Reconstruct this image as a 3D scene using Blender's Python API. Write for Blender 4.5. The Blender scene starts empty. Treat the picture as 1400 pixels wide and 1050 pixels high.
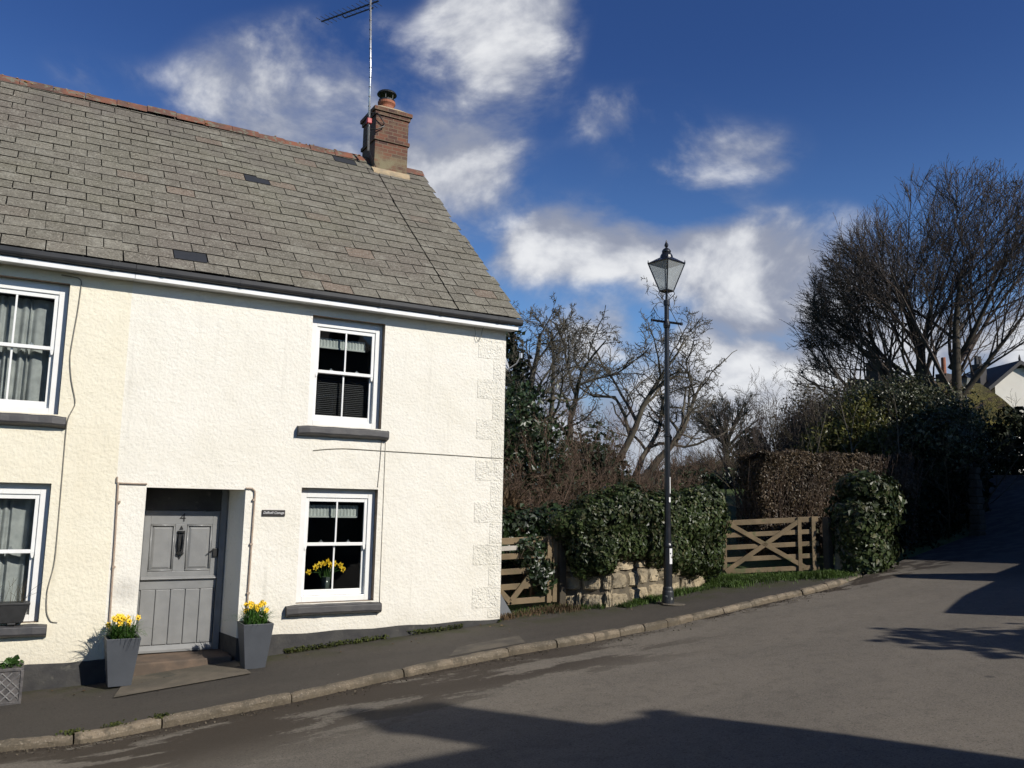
import bpy, math, random
import numpy as np
from math import radians, sin, cos, tan, pi

rng = np.random.default_rng(11)
random.seed(5)
S = bpy.context.scene
COL = S.collection

# ------------------------------------------------------------------ helpers
def tag(o, label=None, cat=None, group=None, kind=None):
    if label: o['label'] = label
    if cat: o['category'] = cat
    if group: o['group'] = group
    if kind: o['kind'] = kind
    return o

def wloc(o):
    p = np.zeros(3)
    while o is not None:
        p += np.array(o.location)
        o = o.parent
    return p

def thing(name, loc, label, cat, group=None):
    o = bpy.data.objects.new(name, None)
    o.empty_display_size = 0.2
    COL.objects.link(o)
    o.location = loc
    return tag(o, label, cat, group)

class MB:
    """collects geometry in world coordinates and links it as one mesh object"""
    def __init__(s):
        s.V = []; s.L = []; s.N = []; s.n = 0
    def add(s, v, f):
        v = np.asarray(v, float).reshape(-1, 3)
        if isinstance(f, np.ndarray):
            s.L.append((f + s.n).ravel()); s.N.append(np.full(len(f), f.shape[1]))
        else:
            for q in f:
                s.L.append(np.array(q) + s.n); s.N.append(np.array([len(q)]))
        s.V.append(v); s.n += len(v)
        return s
    def box(s, x0, x1, y0, y1, z0, z1):
        v = [(x, y, z) for z in (z0, z1) for y in (y0, y1) for x in (x0, x1)]
        return s.add(v, [(0, 2, 3, 1), (4, 5, 7, 6), (0, 1, 5, 4), (2, 6, 7, 3), (0, 4, 6, 2), (1, 3, 7, 5)])
    def hexa(s, v):  # 8 corners: bottom 4 (ccw), top 4 (ccw)
        return s.add(v, [(3, 2, 1, 0), (4, 5, 6, 7), (0, 1, 5, 4), (1, 2, 6, 5), (2, 3, 7, 6), (3, 0, 4, 7)])
    def bar(s, a, b, w, h, up=(0, 0, 1)):
        a = np.array(a, float); b = np.array(b, float); d = b - a; d /= np.linalg.norm(d)
        u = np.array(up, float); r = np.cross(d, u); r /= np.linalg.norm(r); u = np.cross(r, d)
        v = [p + r * w / 2 * i + u * h / 2 * j for p in (a, b) for i, j in ((-1, -1), (1, -1), (1, 1), (-1, 1))]
        return s.hexa(v)
    def tube(s, pts, r, k=8, cap=True):
        pts = np.array(pts, float); n = len(pts)
        r = np.full(n, r) if np.isscalar(r) else np.array(r, float)
        t = np.gradient(pts, axis=0); t /= np.linalg.norm(t, axis=1)[:, None] + 1e-12
        ref = np.array([0.013, 0.02, 1.0]) if abs(t[0][2]) < .9 else np.array([1.0, 0.02, 0.013])
        a = np.cross(t, ref); a /= np.linalg.norm(a, axis=1)[:, None]
        b = np.cross(t, a)
        th = np.arange(k) * 2 * pi / k
        v = pts[:, None] + r[:, None, None] * (a[:, None] * np.cos(th)[None, :, None] + b[:, None] * np.sin(th)[None, :, None])
        f = []
        for i in range(n - 1):
            for j in range(k):
                f.append((i * k + j, i * k + (j + 1) % k, (i + 1) * k + (j + 1) % k, (i + 1) * k + j))
        if cap:
            f.append(tuple(range(k - 1, -1, -1))); f.append(tuple((n - 1) * k + j for j in range(k)))
        return s.add(v, f)
    def lathe(s, prof, c, k=16, rot=0):
        c = np.array(c, float); v = []; f = []
        for (r, z) in prof:
            for j in range(k):
                th = rot + j * 2 * pi / k
                v.append((c[0] + r * cos(th), c[1] + r * sin(th), c[2] + z))
        for i in range(len(prof) - 1):
            for j in range(k):
                f.append((i * k + j, i * k + (j + 1) % k, (i + 1) * k + (j + 1) % k, (i + 1) * k + j))
        f.append(tuple(range(k - 1, -1, -1))); f.append(tuple((len(prof) - 1) * k + j for j in range(k)))
        return s.add(v, f)
    def extrude(s, poly, d):  # planar polygon + vector
        p = np.array(poly, float); n = len(p)
        v = np.concatenate([p, p + np.array(d, float)])
        f = [tuple(range(n - 1, -1, -1)), tuple(range(n, 2 * n))]
        f += [(i, (i + 1) % n, n + (i + 1) % n, n + i) for i in range(n)]
        return s.add(v, f)
    def tubes(s, P, R, k):  # many polylines at once P (n,m,3) R (n,m)
        n, m, _ = P.shape
        t = np.gradient(P, axis=1); t /= np.linalg.norm(t, axis=2)[..., None] + 1e-12
        ref = np.tile(np.array([0.31, 0.17, 0.05]), (n, m, 1)) ; ref[..., 0] += (np.abs(t[..., 0]) < .6) * 1.0
        a = np.cross(t, ref); a /= np.linalg.norm(a, axis=2)[..., None] + 1e-12
        b = np.cross(t, a)
        th = np.arange(k) * 2 * pi / k
        v = P[:, :, None] + R[:, :, None, None] * (a[:, :, None] * np.cos(th)[None, None, :, None] + b[:, :, None] * np.sin(th)[None, None, :, None])
        idx = np.arange(n * m * k).reshape(n, m, k)
        q = np.stack([idx[:, :-1, :], np.roll(idx, -1, 2)[:, :-1, :], np.roll(idx, -1, 2)[:, 1:, :], idx[:, 1:, :]], -1).reshape(-1, 4)
        return s.add(v, q)
    def leaves(s, P, N, size, w=.75, fold=.25, droop=.35):
        """folded leaf blades at P facing N"""
        n = len(P)
        size = np.broadcast_to(np.asarray(size, float), (n,))
        N = N / (np.linalg.norm(N, axis=1)[:, None] + 1e-9)
        rnd = rng.normal(size=(n, 3)); rnd[:, 2] -= droop * 2
        a = rnd - N * (rnd * N).sum(1)[:, None]; a /= np.linalg.norm(a, axis=1)[:, None] + 1e-9
        b = np.cross(N, a)
        h = size[:, None]
        p0 = P - a * h * .5
        p1 = P - a * h * .12 + b * h * .5 * w + N * h * fold * .5
        p2 = P + a * h * .55
        p3 = P - a * h * .12 - b * h * .5 * w + N * h * fold * .5
        v = np.stack([p0, p1, p2, p3], 1)
        i = np.arange(n)[:, None] * 4
        f = np.concatenate([i + np.array([[0, 2, 1]]), i + np.array([[0, 3, 2]])])
        return s.add(v, f)
    def build(s, name, mat, parent=None, smooth=False, bevel=0, origin=None, bseg=2):
        V = np.concatenate(s.V); L = np.concatenate(s.L).astype(np.int32); N = np.concatenate(s.N).astype(np.int32)
        if parent is not None: o0 = wloc(parent)
        elif origin is not None: o0 = np.array(origin, float)
        else: o0 = np.array([V[:, 0].mean(), V[:, 1].mean(), V[:, 2].min()])
        V = V - o0
        me = bpy.data.meshes.new(name)
        me.vertices.add(len(V)); me.vertices.foreach_set('co', V.astype(np.float32).ravel())
        me.loops.add(len(L)); me.loops.foreach_set('vertex_index', L)
        me.polygons.add(len(N))
        st = np.concatenate([[0], np.cumsum(N)[:-1]]).astype(np.int32)
        me.polygons.foreach_set('loop_start', st)
        try: me.polygons.foreach_set('loop_total', N)
        except Exception: pass
        me.polygons.foreach_set('use_smooth', np.full(len(N), bool(smooth)))
        me.update(calc_edges=True); me.validate()
        me.materials.append(mat)
        o = bpy.data.objects.new(name, me); COL.objects.link(o)
        if parent is not None: o.parent = parent
        else: o.location = o0
        if bevel:
            b = o.modifiers.new('Bevel', 'BEVEL'); b.width = bevel; b.segments = bseg; b.limit_method = 'ANGLE'; b.angle_limit = radians(40)
        return o

def smooth01(a, b, x):
    t = np.clip((x - a) / (b - a), 0, 1)
    return t * t * (3 - 2 * t)

def clump(p, sc=1.0, seed=0):  # cheap smooth 3-D noise, about -1..1
    p = np.asarray(p) * sc + seed * 7.3
    x, y, z = p[..., 0], p[..., 1], p[..., 2]
    return (np.sin(1.7 * x + 2.1 * np.sin(.9 * y + 1.3)) + np.sin(2.3 * y + 1.7 * np.sin(1.1 * z + .5)) + np.sin(1.9 * z + 2.0 * np.sin(1.3 * x + 2.2))
            + .6 * np.sin(4.1 * x + 3.7 * y) * np.sin(3.9 * z + 2.9 * x)) / 3.2

# ------------------------------------------------------------------ materials
def newmat(name):
    m = bpy.data.materials.new(name); m.use_nodes = True
    nt = m.node_tree; b = nt.nodes['Principled BSDF']
    return m, nt, b

def N_(nt, t, **kw):
    n = nt.nodes.new(t)
    for k, v in kw.items():
        if k.startswith('i_'):
            n.inputs[k[2:].replace('_', ' ')].default_value = v
        else: setattr(n, k, v)
    return n

def mixc(nt, fac, a, b, mode='MIX'):
    m = nt.nodes.new('ShaderNodeMix'); m.data_type = 'RGBA'; m.blend_type = mode
    def put(sock, v):
        if hasattr(v, 'is_output') or isinstance(v, bpy.types.NodeSocket): nt.links.new(v, sock)
        elif isinstance(v, (tuple, list)): sock.default_value = (*v[:3], 1)
        else: sock.default_value = v
    put(m.inputs[0], fac); put(m.inputs[6], a); put(m.inputs[7], b)
    return m.outputs[2]

def ramp(nt, fac, lo, hi):
    r = nt.nodes.new('ShaderNodeMapRange'); r.interpolation_type = 'SMOOTHSTEP'
    nt.links.new(fac, r.inputs[0]); r.inputs[1].default_value = lo; r.inputs[2].default_value = hi
    return r.outputs[0]

def math_(nt, op, a, b=None, c=None):
    m = nt.nodes.new('ShaderNodeMath'); m.operation = op
    for i, v in enumerate((a, b, c)):
        if v is None: continue
        if isinstance(v, bpy.types.NodeSocket): nt.links.new(v, m.inputs[i])
        else: m.inputs[i].default_value = v
    return m.outputs[0]

def noise(nt, co, scale, detail=4, rough=.55, dist=0):
    n = nt.nodes.new('ShaderNodeTexNoise'); n.inputs['Scale'].default_value = scale
    n.inputs['Detail'].default_value = detail; n.inputs['Roughness'].default_value = rough; n.inputs['Distortion'].default_value = dist
    nt.links.new(co, n.inputs['Vector'])
    return n.outputs[0]

def bump(nt, b, h, strength, dist=.01, prev=None):
    n = nt.nodes.new('ShaderNodeBump'); n.inputs['Strength'].default_value = strength; n.inputs['Distance'].default_value = dist
    nt.links.new(h, n.inputs['Height'])
    if prev is not None: nt.links.new(prev, n.inputs['Normal'])
    nt.links.new(n.outputs[0], b.inputs['Normal'])
    return n.outputs[0]

def pos(nt): return nt.nodes.new('ShaderNodeNewGeometry').outputs['Position']
def island(nt): return nt.nodes.new('ShaderNodeNewGeometry').outputs['Random Per Island']

def simple(name, c1, c2=None, rough=.6, scale=6, isl=0.0, bmp=0, bscale=30, bdist=.01, metal=0, spec=.5, spot=None):
    m, nt, b = newmat(name)
    P = pos(nt)
    c2 = c2 or tuple(x * .7 for x in c1)
    col = mixc(nt, ramp(nt, noise(nt, P, scale, 5), .32, .68), c1, c2)
    if isl:
        f = math_(nt, 'MULTIPLY_ADD', island(nt), 2 * isl, 1 - isl)
        cm = nt.nodes.new('ShaderNodeCombineColor')
        for i in range(3): nt.links.new(f, cm.inputs[i])
        col = mixc(nt, 1.0, col, cm.outputs[0], 'MULTIPLY')
    if spot:  # (colour, scale, lo, hi)
        col = mixc(nt, ramp(nt, noise(nt, P, spot[1], 6), spot[2], spot[3]), col, spot[0])
    nt.links.new(col, b.inputs['Base Color'])
    b.inputs['Roughness'].default_value = rough; b.inputs['Metallic'].default_value = metal
    b.inputs['Specular IOR Level'].default_value = spec
    if bmp: bump(nt, b, noise(nt, P, bscale, 5, .6), bmp, bdist)
    return m

def leafmat(name, cols, rough=.4, spec=.5, trans=.15):
    """two or three leaf colours picked per leaf, darker and lighter in clumps"""
    m, nt, b = newmat(name)
    P = pos(nt); r = island(nt)
    col = mixc(nt, ramp(nt, r, .2, .8), cols[0], cols[1])
    if len(cols) > 2: col = mixc(nt, ramp(nt, r, .86, .9), col, cols[2])
    col = mixc(nt, ramp(nt, noise(nt, P, 1.6, 3), .35, .7), col, mixc(nt, 1.0, col, (.45, .45, .45), 'MULTIPLY'))
    nt.links.new(col, b.inputs['Base Color'])
    b.inputs['Roughness'].default_value = rough; b.inputs['Specular IOR Level'].default_value = spec
    if trans:
        t = nt.nodes.new('ShaderNodeBsdfTranslucent'); nt.links.new(col, t.inputs['Color'])
        mx = nt.nodes.new('ShaderNodeMixShader'); mx.inputs[0].default_value = trans
        nt.links.new(b.outputs[0], mx.inputs[1]); nt.links.new(t.outputs[0], mx.inputs[2])
        nt.links.new(mx.outputs[0], nt.nodes['Material Output'].inputs[0])
    return m

def render_mat(name, base, dirty, grey_spot=None, rough_bump=1.0, bs=24):
    """painted roughcast render"""
    m, nt, b = newmat(name)
    P = pos(nt)
    col = mixc(nt, ramp(nt, noise(nt, P, 1.1, 6, .6), .35, .8), base, dirty)
    col = mixc(nt, ramp(nt, noise(nt, P, 55, 3), .62, .78), col, tuple(x * .86 for x in dirty))
    sx = nt.nodes.new('ShaderNodeSeparateXYZ'); nt.links.new(P, sx.inputs[0])
    # splash-back grime low down on the wall
    gz = ramp(nt, math_(nt, 'ADD', sx.outputs[2], math_(nt, 'MULTIPLY', noise(nt, P, 2.3, 4), .7)), .95, .35)
    col = mixc(nt, math_(nt, 'MULTIPLY', gz, .35), col, (.50, .45, .36))
    ms = nt.nodes.new('ShaderNodeMapping'); nt.links.new(P, ms.inputs[0]); ms.inputs['Scale'].default_value = (5.5, 5.5, .35)
    col = mixc(nt, math_(nt, 'MULTIPLY', math_(nt, 'MULTIPLY', ramp(nt, noise(nt, ms.outputs[0], 1.5, 5, .6), .54, .74), ramp(nt, noise(nt, P, .7, 3), .40, .62)), .42), col, tuple(x * .74 for x in dirty))
    col = mixc(nt, math_(nt, 'MULTIPLY', ramp(nt, noise(nt, P, 11, 5, .7), .62, .70), .30), col, (.42, .40, .33))
    if grey_spot:
        v = nt.nodes.new('ShaderNodeVectorMath'); v.operation = 'DISTANCE'; nt.links.new(P, v.inputs[0]); v.inputs[1].default_value = grey_spot
        f = math_(nt, 'MULTIPLY', ramp(nt, v.outputs['Value'], .24, .02), .4)
        col = mixc(nt, f, col, (.33, .31, .28))  # soft grey patch left of the door, fading outwards
    nt.links.new(col, b.inputs['Base Color']); b.inputs['Roughness'].default_value = .85; b.inputs['Specular IOR Level'].default_value = .25
    vo = nt.nodes.new('ShaderNodeTexVoronoi'); vo.inputs['Scale'].default_value = bs; vo.feature = 'SMOOTH_F1'
    dv = mixc(nt, .04, P, nt.nodes.new('ShaderNodeTexNoise').outputs[1]); nt.links.new(dv, vo.inputs['Vector'])
    n1 = bump(nt, b, noise(nt, P, 3.2, 3), .26 * rough_bump, .05)
    n2 = bump(nt, b, vo.outputs[0], .30 * rough_bump, .012, n1)
    bump(nt, b, noise(nt, P, 34, 5, .6), .55 * rough_bump, .012, n2)
    return m

M = {}
M['cream'] = render_mat('cream_render', (.80, .768, .68), (.745, .71, .61), grey_spot=(1.14, 0, .78), rough_bump=1.25)
M['yellow'] = render_mat('yellow_render', (.785, .735, .59), (.745, .685, .53), rough_bump=1.25)
M['quoin'] = render_mat('stippled_render', (.79, .76, .67), (.70, .67, .57), rough_bump=3.0, bs=34)
M['plinth'] = simple('black_bitumen_plinth', (.030, .029, .030), (.052, .050, .046), .75, 5, bmp=.5, bscale=25, spot=((.10, .095, .08), 9, .6, .75))
M['reveal'] = simple('dark_painted_reveal', (.30, .225, .155), (.22, .17, .12), .8, 9, bmp=.3)
M['sill'] = simple('charcoal_sill_paint', (.048, .047, .050), (.070, .067, .066), .55, 7, bmp=.25, bscale=40, spot=((.12, .11, .10), 18, .66, .76))
M['white'] = simple('white_gloss_paint', (.82, .82, .80), (.78, .78, .75), .32, 5)
M['fascia'] = simple('white_fascia', (.80, .80, .79), (.72, .72, .70), .4, 4)
M['gutter'] = simple('black_plastic_gutter', (.018, .018, .020), (.030, .029, .028), .38, 5)
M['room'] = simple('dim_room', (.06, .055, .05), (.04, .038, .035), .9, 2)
M['blind'] = simple('pleated_blind', (.55, .58, .55), (.45, .48, .46), .8, 8)
M['darkblind'] = simple('dark_slatted_blind', (.022, .022, .025), (.03, .03, .032), .5, 8)
M['doorgrey'] = simple('grey_door_gloss', (.235, .238, .235), (.205, .208, .206), .30, 6, bmp=.12, bscale=60)
M['ironblack'] = simple('black_iron', (.012, .012, .012), (.02, .02, .02), .42, 20)
M['lead'] = simple('lead_flashing', (.10, .10, .105), (.06, .06, .065), .6, 14, bmp=.2)
M['pot'] = simple('terracotta_pot', (.34, .12, .06), (.25, .09, .05), .75, 10, bmp=.2)
M['ridge'] = simple('terracotta_ridge', (.20, .075, .042), (.095, .055, .042), .85, 3.0, isl=.4, bmp=.7, bscale=26, spot=((.15, .14, .10), 11, .52, .62))
M['lichen'] = simple('orange_lichen', (.42, .20, .03), (.30, .26, .16), .9, 9)
M['flaunch'] = simple('mortar_cap', (.44, .33, .20), (.30, .24, .16), .9, 8, bmp=.6)
M['steel'] = simple('galvanised_steel', (.62, .63, .64), (.5, .5, .52), .35, 30, metal=.7)
M['alu'] = simple('dark_aluminium', (.03, .03, .035), (.05, .05, .055), .4, 30)
M['red'] = simple('red_plastic', (.45, .03, .03), (.3, .02, .02), .5, 20)
M['copper'] = simple('painted_copper_pipe', (.42, .33, .25), (.33, .25, .19), .5, 20)
M['cable'] = simple('painted_cable', (.20, .19, .16), (.28, .26, .21), .7, 20)
M['cablew'] = simple('cream_painted_cable', (.55, .52, .43), (.48, .45, .37), .7, 20)
M['dish'] = simple('grey_dish', (.40, .41, .42), (.34, .35, .36), .5, 10)
M['slab'] = simple('worn_concrete', (.150, .126, .093), (.092, .080, .06), .9, 3, bmp=.5, bscale=35, spot=((.07, .066, .05), 4, .58, .72))
M['patch'] = simple('old_patch', (.115, .098, .075), (.065, .057, .046), .9, 4, bmp=.5, bscale=40)
M['grit'] = simple('channel_grit', (.055, .042, .028), (.10, .085, .06), .95, 30, isl=.6)
M['steps'] = simple('brown_granite_step', (.165, .115, .080), (.095, .072, .054), .85, 4, bmp=.4, bscale=50)
M['pgrey'] = simple('slate_grey_planter', (.070, .077, .088), (.060, .066, .076), .5, 5, bmp=.1, bscale=90)
M['lattice'] = simple('leaden_planter', (.115, .105, .10), (.06, .056, .055), .5, 14, bmp=.4)
M['soil'] = simple('soil', (.03, .022, .015), (.02, .015, .01), .95, 20, bmp=.6)
M['plastic'] = simple('black_trough', (.020, .020, .020), (.03, .03, .03), .5, 12)
M['daffleaf'] = leafmat('daffodil_leaf', [(.05, .13, .022), (.09, .20, .035)], .45, .4, .2)
M['daffyellow'] = simple('daffodil_petal', (.90, .66, .03), (.85, .50, .02), .6, 60)
M['paper'] = simple('white_notice', (.75, .75, .75), (.70, .70, .70), .5, 30)
M['lampblack'] = simple('black_lamp_paint', (.011, .012, .015), (.018, .019, .023), .33, 9, bmp=.1, bscale=70)
M['lampbase'] = simple('flaking_lamp_base', (.016, .018, .022), (.028, .032, .036), .5, 9, bmp=.3, spot=((.30, .31, .28), 11, .60, .68))
M['frost'] = simple('frosted_lantern_glass', (.55, .57, .56), (.47, .49, .48), .35, 3)
M['lampcream'] = simple('lantern_inside', (.42, .38, .28), (.36, .32, .24), .6, 6)
M['bark'] = simple('grey_brown_bark', (.085, .070, .048), (.050, .042, .030), .9, 5, bmp=.6, bscale=18)
M['barklit'] = simple('pale_lichen_bark', (.108, .094, .068), (.058, .050, .036), .9, 3, bmp=.6, bscale=18)
M['twig'] = simple('bare_twigs', (.085, .064, .050), (.058, .044, .036), .9, 2)
M['twigred'] = simple('reddish_twigs', (.125, .080, .053), (.078, .052, .036), .9, 1.2)
M['twigpale'] = simple('pale_twigs', (.17, .14, .095), (.12, .098, .068), .9, 1.2)
M['twigolive'] = simple('olive_twigs', (.095, .078, .045), (.055, .045, .028), .9, 1.2)
M['ivy'] = leafmat('ivy_leaf', [(.030, .048, .015), (.060, .082, .026), (.13, .13, .065)], .42, .27, .10)
M['ivydark'] = leafmat('dark_ivy_leaf', [(.016, .034, .010), (.030, .055, .016)], .42, .5, .05)
M['beech'] = leafmat('beech_brown_leaf', [(.078, .054, .028), (.115, .080, .044), (.17, .125, .08)], .5, .4, .1)
M['laurel'] = leafmat('yellow_laurel_leaf', [(.085, .092, .020), (.155, .148, .032)], .45, .4, .2)
M['bank'] = leafmat('bank_leaf', [(.055, .050, .023), (.095, .078, .040), (.16, .13, .08)], .5, .35, .1)
M['euon'] = leafmat('hedge_leaf', [(.036, .048, .016), (.07, .078, .026), (.16, .16, .085)], .42, .5, .1)
M['holly'] = leafmat('holly_leaf', [(.012, .018, .006), (.022, .030, .010)], .6, .15, 0)
M['conifer'] = leafmat('conifer_leaf', [(.018, .034, .014), (.032, .052, .018)], .6, .3, .05)
M['golden'] = leafmat('golden_conifer_leaf', [(.06, .06, .014), (.10, .085, .02)], .6, .3, .05)
M['bracken'] = leafmat('dead_bracken', [(.13, .085, .048), (.21, .145, .085)], .8, .2, .2)
M['grass'] = leafmat('grass_blade', [(.050, .095, .018), (.10, .16, .032)], .6, .3, .25)
M['moss'] = leafmat('moss', [(.045, .060, .016), (.085, .095, .026)], .8, .2, .1)
M['wood'] = simple('weathered_gate_timber', (.215, .158, .090), (.14, .103, .058), .85, 3, isl=.14, bmp=.5, bscale=22, spot=((.10, .105, .045), 5, .55, .72))
M['woodpale'] = simple('pale_new_timber', (.48, .45, .40), (.40, .37, .32), .8, 4, bmp=.3)
M['wooddark'] = simple('dark_post_timber', (.085, .068, .045), (.055, .045, .03), .9, 4, bmp=.6)
M['stone'] = simple('granite_rubble', (.40, .325, .21), (.25, .21, .145), .9, 3.3, isl=.22, bmp=1.0, bscale=15, bdist=.03, spot=((.10, .09, .07), 6, .60, .74))
M['mortar'] = simple('earth_mortar', (.15, .125, .085), (.085, .07, .05), .95, 8, bmp=.7)
M['thatchmoss'] = simple('mossy_thatch', (.17, .145, .035), (.10, .085, .028), .95, .9, bmp=1.0, bscale=7, bdist=.08, spot=((.075, .05, .03), 1.4, .5, .65))
M['slatefar'] = simple('dark_slate_far', (.045, .042, .045), (.03, .03, .032), .7, 2)
M['whitewall'] = simple('white_rendered_wall', (.74, .71, .64), (.68, .65, .58), .85, 1, bmp=.2)
M['shadewall'] = simple('rendered_street_wall', (.30, .28, .25), (.24, .22, .20), .85, 1, bmp=.2)
M['brickfar'] = simple('far_brick', (.055, .038, .030), (.035, .028, .024), .85, 3)

def slate_mat():
    m, nt, b = newmat('old_roof_slate')
    P = pos(nt); r = island(nt)
    col = mixc(nt, r, (.176, .163, .132), (.132, .122, .099))
    col = mixc(nt, math_(nt, 'MULTIPLY', ramp(nt, noise(nt, P, .9, 5), .4, .75), .7), col, (.150, .145, .098))       # green-brown algae in large drifts
    col = mixc(nt, math_(nt, 'MULTIPLY', ramp(nt, noise(nt, P, .45, 3), .48, .66), .6), col, (.135, .112, .100))
    col = mixc(nt, math_(nt, 'MULTIPLY', ramp(nt, noise(nt, P, 2.6, 7, .75), .50, .68), .65), col, (.27, .258, .215))
    col = mixc(nt, math_(nt, 'MULTIPLY', ramp(nt, r, .94, .97), .6), col, (.20, .145, .11))  # a few rusty slates
    col = mixc(nt, math_(nt, 'MULTIPLY', ramp(nt, noise(nt, P, 42, 4, .75), .52, .64), .85), col, (.34, .315, .26))   # lichen specks
    col = mixc(nt, math_(nt, 'MULTIPLY', ramp(nt, noise(nt, P, 26, 5, .7), .54, .64), .8), col, (.075, .068, .052))   # dark moss
    col = mixc(nt, math_(nt, 'MULTIPLY', ramp(nt, noise(nt, P, 5, 6, .7), .60, .70), .6), col, (.085, .078, .06))
    sx = nt.nodes.new('ShaderNodeSeparateXYZ'); nt.links.new(P, sx.inputs[0])
    up = math_(nt, 'MULTIPLY', ramp(nt, sx.outputs[2], 6.6, 8.2), ramp(nt, noise(nt, P, 2.2, 5), .35, .7))
    col = mixc(nt, math_(nt, 'MULTIPLY', up, .55), col, (.095, .080, .072))
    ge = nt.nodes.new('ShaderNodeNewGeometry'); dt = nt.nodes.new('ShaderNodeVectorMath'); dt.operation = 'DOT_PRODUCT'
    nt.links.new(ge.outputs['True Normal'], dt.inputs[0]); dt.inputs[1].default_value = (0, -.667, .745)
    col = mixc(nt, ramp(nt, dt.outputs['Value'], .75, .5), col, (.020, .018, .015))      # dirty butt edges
    nt.links.new(col, b.inputs['Base Color']); b.inputs['Roughness'].default_value = .88; b.inputs['Specular IOR Level'].default_value = .2
    n1 = bump(nt, b, noise(nt, P, 9, 4), .4, .02)
    bump(nt, b, noise(nt, P, 70, 5, .65), .5, .006, n1)
    return m
M['slate'] = slate_mat()
M['newslate'] = simple('new_dark_slate', (.030, .033, .038), (.038, .040, .044), .5, 20, bmp=.2)

def brick_mat():
    m, nt, b = newmat('old_chimney_brick')
    P = pos(nt); sx = nt.nodes.new('ShaderNodeSeparateXYZ'); nt.links.new(P, sx.inputs[0])
    cb = nt.nodes.new('ShaderNodeCombineXYZ')
    nt.links.new(math_(nt, 'ADD', sx.outputs[0], sx.outputs[1]), cb.inputs[0]); nt.links.new(sx.outputs[2], cb.inputs[1])
    br = nt.nodes.new('ShaderNodeTexBrick'); nt.links.new(cb.outputs[0], br.inputs['Vector'])
    br.inputs['Scale'].default_value = 1; br.inputs['Brick Width'].default_value = .19; br.inputs['Row Height'].default_value = .072
    br.inputs['Mortar Size'].default_value = .007; br.inputs['Mortar Smooth'].default_value = .2
    br.inputs['Color1'].default_value = (.165, .066, .038, 1); br.inputs['Color2'].default_value = (.070, .036, .028, 1); br.inputs['Mortar'].default_value = (.16, .12, .08, 1)
    col = mixc(nt, ramp(nt, noise(nt, P, 6, 5), .45, .75), br.outputs[0], (.15, .10, .06))
    g = math_(nt, 'MULTIPLY', ramp(nt, sx.outputs[2], 8.42, 8.12), ramp(nt, noise(nt, P, 5, 4), .25, .6))
    col = mixc(nt, g, col, (.20, .17, .10))
    nt.links.new(col, b.inputs['Base Color']); b.inputs['Roughness'].default_value = .9
    n1 = bump(nt, b, br.outputs[1], -.8, .012)
    bump(nt, b, noise(nt, P, 45, 5), .5, .01, n1)
    return m
M['brick'] = brick_mat()

def glass_mat():
    m, nt, b = newmat('window_glass')
    t = nt.nodes.new('ShaderNodeBsdfTransparent'); t.inputs[0].default_value = (.80, .83, .82, 1)
    g = nt.nodes.new('ShaderNodeBsdfGlossy'); g.inputs['Roughness'].default_value = .02; g.inputs['Color'].default_value = (.9, .92, .95, 1)
    f = nt.nodes.new('ShaderNodeFresnel'); f.inputs[0].default_value = 1.45
    bp = nt.nodes.new('ShaderNodeBump'); bp.inputs['Strength'].default_value = .05; bp.inputs['Distance'].default_value = .01
    nt.links.new(noise(nt, pos(nt), 3.5, 2), bp.inputs['Height']); nt.links.new(bp.outputs[0], g.inputs['Normal'])
    mx = nt.nodes.new('ShaderNodeMixShader'); nt.links.new(f.outputs[0], mx.inputs[0]); nt.links.new(t.outputs[0], mx.inputs[1]); nt.links.new(g.outputs[0], mx.inputs[2])
    nt.links.new(mx.outputs[0], nt.nodes['Material Output'].inputs[0])
    return m
M['glass'] = glass_mat()

def curtain_mat():
    m, nt, b = newmat('sheer_net')
    P = pos(nt)
    col = mixc(nt, ramp(nt, noise(nt, P, 7, 3), .3, .7), (.70, .72, .70), (.50, .52, .52))
    nt.links.new(col, b.inputs['Base Color']); b.inputs['Roughness'].default_value = .9
    tr = nt.nodes.new('ShaderNodeBsdfTranslucent'); nt.links.new(col, tr.inputs[0])
    mx = nt.nodes.new('ShaderNodeMixShader'); mx.inputs[0].default_value = .3
    nt.links.new(b.outputs[0], mx.inputs[1]); nt.links.new(tr.outputs[0], mx.inputs[2]); nt.links.new(mx.outputs[0], nt.nodes['Material Output'].inputs[0])
    return m
M['curtain'] = curtain_mat()

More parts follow.
